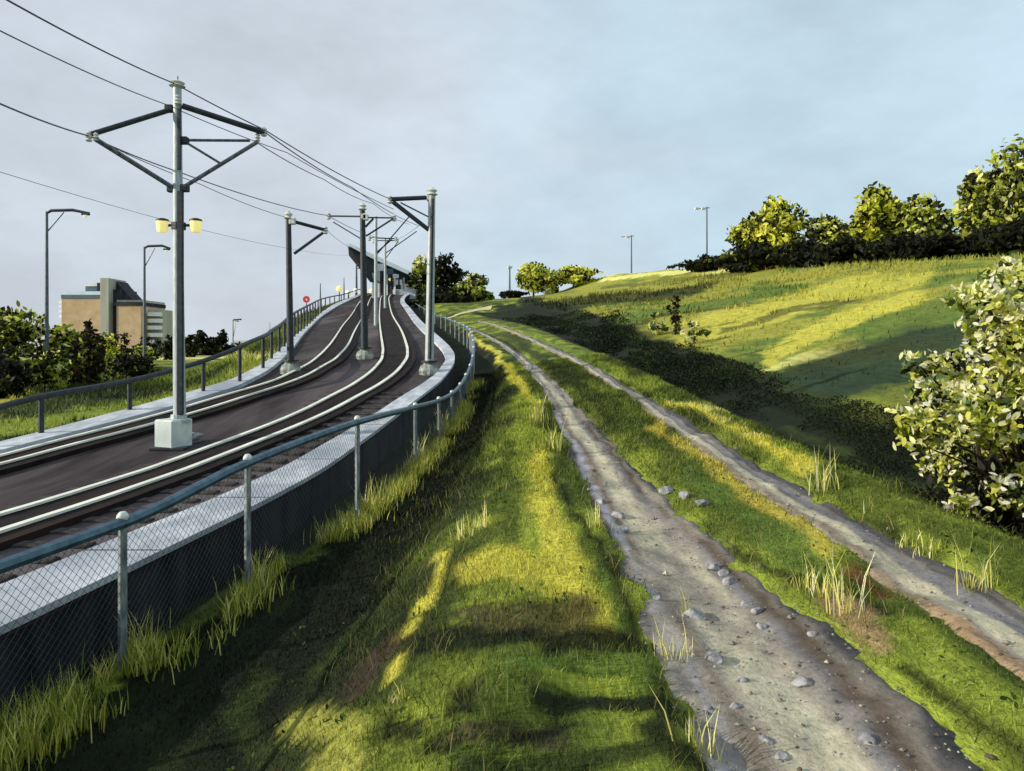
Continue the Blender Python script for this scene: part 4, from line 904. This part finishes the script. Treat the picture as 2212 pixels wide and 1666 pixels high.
# big pale bush at the right edge
def big_bush():
    base = np.array([5.15, 7.6, float(T(5.15, 7.6))])
    spots = [(2190,640,90),(2130,660,40),(2075,650,26),(2160,720,60),(2210,760,80),(2100,700,30),(2120,790,60),(2060,790,40),(1990,790,40),(2180,850,80),(2090,870,70),(2010,860,50),(1955,895,30),(2020,930,50),(1965,950,36),(2100,960,60),(2190,960,70),(2040,1000,50),(2120,1050,50),(2200,1060,60),(2090,1100,40),(2180,1130,50),(2260,700,110),(2280,900,130),(2270,1080,110),(2150,900,90)]
    rs = random.Random(4); blobs = []
    for u, v, r in spots:
        Y = 7.6 + rs.uniform(-.7, .7); c = P(u, v, Y) - base; q = r/F*Y*.85
        blobs.append((tuple(c), (q*1.15, q*1.2, q*.95)))
    o = empty('flowering_bush', tuple(base), 'large pale leaved bush overhanging the right edge of the track', 'bush')
    tr = MB()
    for k in range(7):
        a = k*.9; tr.tube([(.12*math.cos(a), .12*math.sin(a), -.1), (.3*math.cos(a), .25*math.sin(a), .7), (.5*math.cos(a)+.1, .4*math.sin(a), 1.5)], [.035, .025, .01], 6)
    for c, r in blobs:
        tr.tube([(.1, 0, .3), (c[0]*.45+.1, c[1]*.5, c[2]*.55+.15), c], [.022, .014, .004], 5)
    tr.build('trunk', M['bark'], o, True)
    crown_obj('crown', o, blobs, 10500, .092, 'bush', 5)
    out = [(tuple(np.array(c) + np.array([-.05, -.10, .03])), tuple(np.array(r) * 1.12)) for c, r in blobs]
    crown_obj('blossom_highlight', o, out, 2300, .075, 'cream', 8)  # cream blossom cards over the outer crown, doubling as painted highlights
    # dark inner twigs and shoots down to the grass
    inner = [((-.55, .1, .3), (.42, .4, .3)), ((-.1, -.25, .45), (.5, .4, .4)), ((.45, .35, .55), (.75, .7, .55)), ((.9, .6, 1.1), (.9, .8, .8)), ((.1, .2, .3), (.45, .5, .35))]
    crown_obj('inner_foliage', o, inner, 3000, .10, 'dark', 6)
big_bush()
# brambles in the gully: nobody could count them; open thickets with grass between
rs = np.random.default_rng(77); n = 80000
yy = np.exp(rs.uniform(math.log(6.5), math.log(62), n)); tt_ = rs.beta(1.5, 1.7, n)
xa_ = feat('V', yy) + .75; xb_ = feat('H1', yy) + .9 * (fbm(yy * .35, yy * 0, 3) - .3) * 2
xx = xa_ + (xb_ - xa_) * tt_
dn = fbm(xx * .9, yy * .35, 5) - .55 * np.abs(tt_ - .45)
kp = rs.random(n) < np.clip((dn - .22) * 4.5, 0, 1); xx, yy, tt_, dn = xx[kp], yy[kp], tt_[kp], dn[kp]; n = len(xx)
hh = .02 + .7 * np.clip(dn - .24, 0, 1) * np.clip(yy / 12, .6, 1.5)
zz = T(xx, yy) + hh * rs.random(n) ** .8
bp = np.array([srgb((18, 25, 11)), srgb((26, 36, 15)), srgb((40, 54, 20)), srgb((66, 84, 28)), srgb((36, 40, 20))])
cc = bp[np.clip((rs.random(n) * 1.8 + fbm(xx * .6, yy * .25, 8) * 3.6 - 1.2).astype(int), 0, 3)] * rs.uniform(.6, 1.2, (n, 1)); cc[rs.random(n) < .06] = bp[4]
V, Fc, c6 = leaves(np.stack([xx, yy, zz], 1), 0.042, cc, rs, up=1.2)
sc = np.repeat(np.clip(yy / 12, .8, 3.4), 6)[:, None]; ctr = np.repeat(np.stack([xx, yy, zz], 1), 6, 0); V = ctr + (V - ctr) * sc
tag(npmesh('brambles', V, Fc, M['leaf'], col=c6), 'dark bramble undergrowth filling the gully between track and hill', 'undergrowth', kind='stuff')

# ------------------------------------------------------------------ grass
def blades(P0, h, w, lean, cols, rs):
    n = len(P0); a = rs.uniform(0, 2*np.pi, n); d = np.stack([np.cos(a), np.sin(a), 0*a], 1)
    b = rs.uniform(0, 2*np.pi, n); l = np.stack([np.cos(b), np.sin(b), 0*b], 1) * (lean * h * rs.uniform(.2, 1.2, n))[:, None]
    up = np.zeros((n, 3)); up[:, 2] = h
    V = np.stack([P0 - d*w[:, None]/2, P0 + d*w[:, None]/2, P0 + up*.55 + l*.35 + d*w[:, None]*.36, P0 + up*.55 + l*.35 - d*w[:, None]*.36, P0 + up + l], 1)
    i = np.arange(n)*5
    Fq = np.stack([i, i+1, i+2, i+3], 1); Ft = np.stack([i+3, i+2, i+4, i+4], 1)
    cc = np.repeat(cols[:, None], 5, 1); cc[:, :2] *= .75; cc[:, 4] *= 1.25
    return V.reshape(-1, 3), Fq, i, cc.reshape(-1, 3)
def blade_obj(name, P0, h, w, lean, cols, rs, parent=None):
    V, Fq, i, cc = blades(P0, h, w, lean, cols, rs)
    me = bpy.data.meshes.new(name); n = len(i)
    me.vertices.add(len(V)); me.vertices.foreach_set('co', V.astype(np.float32).ravel())
    lp = np.concatenate([Fq, np.stack([i+3, i+2, i+4], 1)], 1).astype(np.int32)
    me.loops.add(lp.size); me.loops.foreach_set('vertex_index', lp.ravel())
    me.polygons.add(2*n); st_ = np.stack([np.arange(n)*7, np.arange(n)*7 + 4], 1).ravel().astype(np.int32); me.polygons.foreach_set('loop_start', st_)
    a = me.color_attributes.new('Col', 'FLOAT_COLOR', 'POINT'); c4 = np.ones((len(V), 4), np.float32); c4[:, :3] = cc; a.data.foreach_set('color', c4.ravel())
    me.update(calc_edges=True); return link(name, me, M['blade'], parent)
rs = np.random.default_rng(99); n = 210000
yy = 2.4 + 26 * rs.random(n) ** 1.9; xx = feat('F', yy) - .3 + (feat('V', yy) + 1.6 - feat('F', yy)) * rs.random(n)
keep = (trackmask('T1', W1, xx, yy, 31) < .25) & (trackmask('T2', W2, xx, yy, 41) < .25) & (rs.random(n) < .35 + 1.1 * fbm(xx * 1.4, yy * .9, 15))
xx, yy = xx[keep], yy[keep]; n = len(xx)
cl_ = bil(C, xx, yy) * rs.uniform(.7, 1.5, (n, 1))
hh = (.025 + .07 * fbm(xx * 1.7, yy * 1.2, 25) ** 1.6) * rs.uniform(.6, 1.4, n) * np.clip(yy / 9, .8, 1.8)
blo = blade_obj('grass', np.stack([xx, yy, T(xx, yy) - .008], 1), hh, .006 * np.clip(yy / 5, .9, 3) * rs.uniform(.7, 1.4, n), .8, cl_, rs)
tag(blo, 'short rough grass growing on the bank and between the wheel tracks', 'grass', kind='stuff')
n = 15000; yy = 14 + 74 * rs.random(n) ** 1.1; xh = feat('H1', yy); xx = xh + (feat('H3', yy) + 4 - xh) * rs.random(n)
kp = fbm(xx * .5, yy * .3, 65) > .42; xx, yy = xx[kp], yy[kp]; n = len(xx)
cl_ = bil(C, xx, yy) * rs.uniform(.85, 1.35, (n, 1)); sc = np.clip(yy / 40, .5, 1.8)
tag(blade_obj('hill_grass', np.stack([xx, yy, T(xx, yy) - .03], 1), rs.uniform(.10, .34, n) * sc, rs.uniform(.04, .10, n) * sc, .7, cl_, rs), 'uneven grass tussocks over the hillside', 'grass', kind='stuff')
n = 34000; yy = 15 + 75 * rs.random(n) ** 1.7; xx = xat(LO, yy) - .2 - (2 + yy * .62) * rs.random(n) ** 1.3
kp = fbm(xx * .5, yy * .3, 67) > .40; xx, yy = xx[kp], yy[kp]; n = len(xx)
cl_ = bil(C, xx, yy) * rs.uniform(.55, 1.6, (n, 1)); sc = np.clip(yy / 32, .5, 1.8)
tag(blade_obj('field_grass', np.stack([xx, yy, T(xx, yy) - .03], 1), rs.uniform(.10, .36, n) * sc, rs.uniform(.03, .08, n) * sc, .7, cl_, rs), 'rough grass over the field beyond the far left kerb', 'grass', kind='stuff')
n = 16000; yy = 2.5 + 16 * rs.random(n) ** 1.6; xx = feat('S', yy) - .3 + (feat('V', yy) + 1.4 - feat('S', yy)) * rs.random(n)
e1 = trackmask('T1', W1, xx, yy, 31); e2 = trackmask('T2', W2, xx, yy, 41)
kp = (np.maximum(e1, e2) < .5) & ((fbm(xx * 2.2, yy * 1.6, 115) > .55) | (np.abs(np.abs(xx - feat('T1', yy)) - np.interp(yy, *W1)/2) < .14)); xx, yy = xx[kp], yy[kp]; n = len(xx)
pl2 = np.array([srgb((120, 108, 62)), srgb((150, 140, 84)), srgb((96, 110, 40)), srgb((70, 84, 30)), srgb((130, 136, 54))]); cl_ = pl2[rs.integers(0, 5, n)] * rs.uniform(.6, 1.1, (n, 1))
tag(blade_obj('wild_grass', np.stack([xx, yy, T(xx, yy) - .01], 1), rs.uniform(.05, .17, n), rs.uniform(.003, .007, n) * np.clip(yy / 5, 1, 2.5), .75, cl_, rs), 'dry and green grass stems mixed through the turf and along the path edges', 'grass', kind='stuff')
n = 5200; yy = 2.4 + 9 * rs.random(n) ** 1.7; xx = feat('S', yy) - .4 + (feat('V', yy) + 1 - feat('S', yy)) * rs.random(n)
kp = (trackmask('T1', W1, xx, yy, 31) < .2) & (trackmask('T2', W2, xx, yy, 41) < .2) & (fbm(xx * 2.6, yy * 2, 215) > .56); xx, yy = xx[kp], yy[kp]; n = len(xx)
pl3 = np.array([srgb((52, 74, 30)), srgb((78, 100, 40)), srgb((40, 54, 24)), srgb((104, 118, 50))]); V, Fc, c6 = leaves(np.stack([xx, yy, T(xx, yy) + rs.uniform(.01, .06, n)], 1), .038, pl3[rs.integers(0, 4, n)] * rs.uniform(.7, 1.2, (n, 1)), rs, up=2.2)
tag(npmesh('weeds', V, Fc, M['leaf'], col=c6), 'low broad leaved weeds in the turf', 'weeds', kind='stuff')
# taller grass at the foot of the railing and on the far side of the left kerb
n = 19000; yy = 4.2 + 22 * rs.random(n) ** 1.5; xx = feat('F', yy) + rs.normal(0.10, .18, n); kp = fbm(xx * 1.2, yy * 1.1, 35) > .42; xx, yy = xx[kp], yy[kp]; n = len(xx)
pl_ = np.array([LIT, LIT, YEL, PALE, MID]); cl_ = pl_[rs.integers(0, 5, n)] * rs.uniform(.8, 1.2, (n, 1))  # tones raised so the tufts look sunlit inside the wall's shade
n2 = 5000; y2 = 15 + 14 * rs.random(n2); x2 = xat(LO, y2) - .25 - .9 * rs.random(n2) ** 2
xx = np.concatenate([xx, x2]); yy = np.concatenate([yy, y2]); cl_ = np.concatenate([cl_, pl_[rs.integers(0, 5, n2)] * .8]); n = len(xx)
tag(blade_obj('long_grass', np.stack([xx, yy, T(xx, yy) - .02], 1), rs.uniform(.10, .34, n), np.full(n, .012), .45, cl_, rs), 'long yellow green grass at the foot of the railings', 'grass', kind='stuff')
# clumps of tall pale grass, each its own thing
clumps = [(1778,1062,100,16,'tall wispy grass clump at the far edge of the right wheel track'),(1868,1105,60,5,'lone pale grass stalk beyond the right wheel track'),(1785,1285,130,22,'tall pale grass clump on the median with two long stalks'),(1835,1320,150,16,'tallest pale grass clump at the bend of the median'),(1740,1262,60,18,'short pale grass fringe on the edge of the median'),
  (1462,1420,110,14,'thin straw coloured grass clump beside the stone slab'),(1478,1330,70,6,'few bleached stalks beside the stone slab edge'),(1510,1610,120,18,'tall straw grass clump at the bottom left of the dirt path'),(1280,1145,60,16,'pale flowering grass tuft left of the dirt path'),(1165,915,70,22,'bleached grass tuft on the ridge where the path bends'),(1198,975,70,22,'second bleached grass tuft lower down the ridge'),
  (1000,1165,60,16,'pale grass tuft on top of the bank, left one'),(1045,1140,60,18,'pale grass tuft on top of the bank, right one'),(2110,1270,120,30,'tall grass clump under the pale bush'),(2010,1200,60,14,'short grass tuft left of the pale bush foot'),(1960,1180,50,14,'grass tuft beside the right wheel track near the bush'),
  (300,1420,110,36,'dense grass clump right of the nearest railing post'),(240,1460,60,26,'grass clump at the foot of the nearest railing post'),(160,1500,70,26,'grass clump left of the nearest railing post'),(560,1270,100,36,'grass clump at the foot of the second railing post'),(800,1110,90,36,'grass clump at the foot of the third railing post'),(905,1000,70,30,'grass clump at the foot of the fourth railing post'),(955,935,50,26,'grass clump at the start of the railing bend'),
  (60,1500,80,10,'sparse grey stalks at the lower left corner'),(860,1510,60,10,'short pale tuft on the trampled turf'),(1300,1430,36,8,'tiny pale tuft on the lit turf ridge')][:-1]
for i, (u, v, hpx, nbl, lb_) in enumerate(clumps):
    g = hit(u, v); rs2 = np.random.default_rng(500 + i); H = hpx / F * g[1]
    p0 = np.stack([rs2.normal(0, .03 + H*.08, nbl*2), rs2.normal(0, .03 + H*.07, nbl*2), np.zeros(nbl*2) - .02], 1)
    p0[:, 2] += T(g[0] + p0[:, 0], g[1] + p0[:, 1]) - g[2]
    hs = H * np.where(rs2.random(nbl*2) < .3, rs2.uniform(.8, 1.1, nbl*2), rs2.uniform(.25, .65, nbl*2))
    pc = np.array([LIT, YEL, PALE, srgb((236, 232, 186)), PALE]); cl_ = pc[rs2.integers(0, 5, nbl*2)]
    o = blade_obj('grass_clump', p0, hs, np.full(nbl*2, max(.008, g[1]*.0016)), .4, cl_, rs2); o.location = g
    tag(o, lb_, 'grass clump', 'clumps of tall grass')

# ------------------------------------------------------------------ stones
stones = [(1540,1225,20,'topmost stone of the loose row in the dirt path'),(1562,1238,17,'second stone of the loose row in the dirt path'),(1578,1258,20,'dark stone ending the upper loose row in the dirt path'),(1612,1305,14,'small stone above the pale pair in the middle of the path'),(1636,1326,17,'pale stone of the pair in the middle of the path'),(1646,1352,15,'lower stone of the pair in the middle of the path'),
  (1606,1470,20,'grey stone left of the sandy middle of the path'),(1733,1470,26,'flat pale stone on the sandy middle of the path'),(1655,1600,18,'white stone low in the path beside the dark hole'),(1690,1628,20,'dark based stone at the bottom of the path'),(1872,1614,24,'white stone on the right rut at the bottom of the path'),(1440,1062,18,'grey stone at the left end of the heap on the median'),(1478,1078,20,'middle stone of the grey heap on the median'),(1515,1094,18,'right stone of the grey heap on the median'),
  (1140,798,16,'small stone where the path starts to climb'),(1300,1085,16,'pale stone at the left edge of the path'),(1335,1110,20,'larger pale stone below at the left edge of the path'),(1755,1372,14,'small stone on the brown bare patch of the median'),(1420,1300,12,'small stone in the grass left of the slab'),(1500,1330,30,'long pale stone slab at the left edge of the path'),(1540,1420,26,'second pale stone slab lower along the path edge'),(1345,1140,16,'dark stone on the path edge under the larger pale stone'),(1590,1520,16,'stone on the orange bare soil at the path edge')]
for i, (u, v, r, lb_) in enumerate(stones):
    g = hit(u, v); s = r / F * g[1]
    stone((g[0], g[1], float(T(g[0], g[1])) + s*.12 + .02), s, lb_, 'stones on the dirt path', seed=200+i, squash=.55)
# gravel
n = 3400; yy = 2.5 + 20 * rs.random(n) ** 1.8; w_ = np.interp(yy, *W1); xx = feat('T1', yy) + (rs.random(n) - .5) * w_ * 1.05
which = rs.random(n) < .3; xx = np.where(which, feat('T2', yy) + (rs.random(n) - .5) * np.interp(yy, *W2) * 1.05, xx)
zz = bil(Z0 + ZB, xx, yy) + .0
oc = np.array([(1,0,0),(0,1,0),(-1,0,0),(0,-1,0),(0,0,.7),(0,0,-.5)], float); of = np.array([(0,1,4),(1,2,4),(2,3,4),(3,0,4),(1,0,5),(2,1,5),(3,2,5),(0,3,5)])
sz = .0035 + .012 * rs.random(n) ** 2.5; sz = sz * np.where(rs.random(n) < .03, 2.2, 1); jit = rs.uniform(.7, 1.3, (n, 6, 1))
V = np.stack([xx, yy, zz], 1)[:, None] + oc[None] * jit * sz[:, None, None]
gc = np.array([SAND*.8, TAUP, SLATE*.8, BRN*.7, TAUP*.8])[rs.integers(0, 5, n)]
tag(npmesh('gravel', V.reshape(-1, 3), (of[None] + (np.arange(n)*6)[:, None, None]).reshape(-1, 3), M['path'], col=np.repeat(gc, 6, 0)), 'loose gravel scattered on the two wheel tracks', 'gravel', kind='stuff')

# ------------------------------------------------------------------ sky, sun, camera
SUN_AZ = Vector((-.95, -.24, 0)).normalized(); EL = R(20)
to_sun = Vector((SUN_AZ.x*math.cos(EL), SUN_AZ.y*math.cos(EL), math.sin(EL)))
sd = bpy.data.lights.new('sun', 'SUN'); sd.energy = 5.0; sd.angle = R(.6); sd.color = (1.0, .93, .78)
so_ = bpy.data.objects.new('sun', sd); COL.objects.link(so_); so_.rotation_euler = (-to_sun).to_track_quat('-Z', 'Y').to_euler()
w = bpy.data.worlds.new('World'); scene.world = w; w.use_nodes = True; nt = w.node_tree
bg = nt.nodes['Background']; bg.inputs['Strength'].default_value = .1
sky = N(nt, 'ShaderNodeTexSky'); sky.sky_type = 'NISHITA'; sky.sun_disc = False; sky.sun_elevation = EL; sky.sun_rotation = math.atan2(SUN_AZ.x, SUN_AZ.y); sky.air_density = 1.0; sky.dust_density = 1.5
tc = N(nt, 'ShaderNodeTexCoord'); sp = N(nt, 'ShaderNodeSeparateXYZ'); nt.links.new(tc.outputs['Generated'], sp.inputs[0])
mp = N(nt, 'ShaderNodeMapping'); mp.inputs['Scale'].default_value = (1.0, 1.0, 2.0); mp.inputs['Rotation'].default_value = (0, R(25), 0); nt.links.new(tc.outputs['Generated'], mp.inputs['Vector'])
no = N(nt, 'ShaderNodeTexNoise', Scale=2.6, Detail=6.0, Roughness=.55, Distortion=.5); nt.links.new(mp.outputs[0], no.inputs['Vector'])
ad = N(nt, 'ShaderNodeMath', operation='MULTIPLY_ADD'); nt.links.new(no.outputs['Fac'], ad.inputs[0]); ad.inputs[1].default_value = -1.1; nt.links.new(sp.outputs['X'], ad.inputs[2])
mr = N(nt, 'ShaderNodeMapRange'); nt.links.new(ad.outputs[0], mr.inputs[0]); mr.inputs[1].default_value = -.85; mr.inputs[2].default_value = -.15
mr.interpolation_type = 'SMOOTHSTEP'
cl2 = N(nt, 'ShaderNodeMix', data_type='RGBA'); nt.links.new(mr.outputs[0], cl2.inputs[0])
cl2.inputs[6].default_value = (6.6, 7.3, 8.15, 1); cl2.inputs[7].default_value = (5.9, 7.6, 8.7, 1)
n3 = N(nt, 'ShaderNodeTexNoise', Scale=4.5, Detail=5.0, Roughness=.6); nt.links.new(mp.outputs[0], n3.inputs['Vector'])
m3 = N(nt, 'ShaderNodeMapRange'); nt.links.new(n3.outputs['Fac'], m3.inputs[0]); m3.inputs[1].default_value = .3; m3.inputs[2].default_value = .7; m3.inputs[3].default_value = .88; m3.inputs[4].default_value = 1.12
mu = N(nt, 'ShaderNodeMix', data_type='RGBA', blend_type='MULTIPLY'); mu.inputs[0].default_value = 1; nt.links.new(cl2.outputs[2], mu.inputs[6]); nt.links.new(m3.outputs[0], mu.inputs[7])
fin = N(nt, 'ShaderNodeMix', data_type='RGBA'); fin.inputs[0].default_value = .9; nt.links.new(sky.outputs[0], fin.inputs[6]); nt.links.new(mu.outputs[2], fin.inputs[7])
nt.links.new(fin.outputs[2], bg.inputs['Color'])

cam = bpy.data.cameras.new('camera'); co = bpy.data.objects.new('camera', cam); COL.objects.link(co)
co.location = (0, 0, 0); co.rotation_euler = (R(90), 0, 0)
cam.sensor_width = 36; cam.lens = 36 * F / 2212; cam.shift_y = -(833 - HV) / 2212; cam.clip_start = .05; cam.clip_end = 6000
scene.camera = co
vs_ = scene.view_settings; vs_.view_transform = 'Standard'; vs_.look = 'None'; vs_.exposure = 0; vs_.gamma = 1
scene.cycles.max_bounces = 6
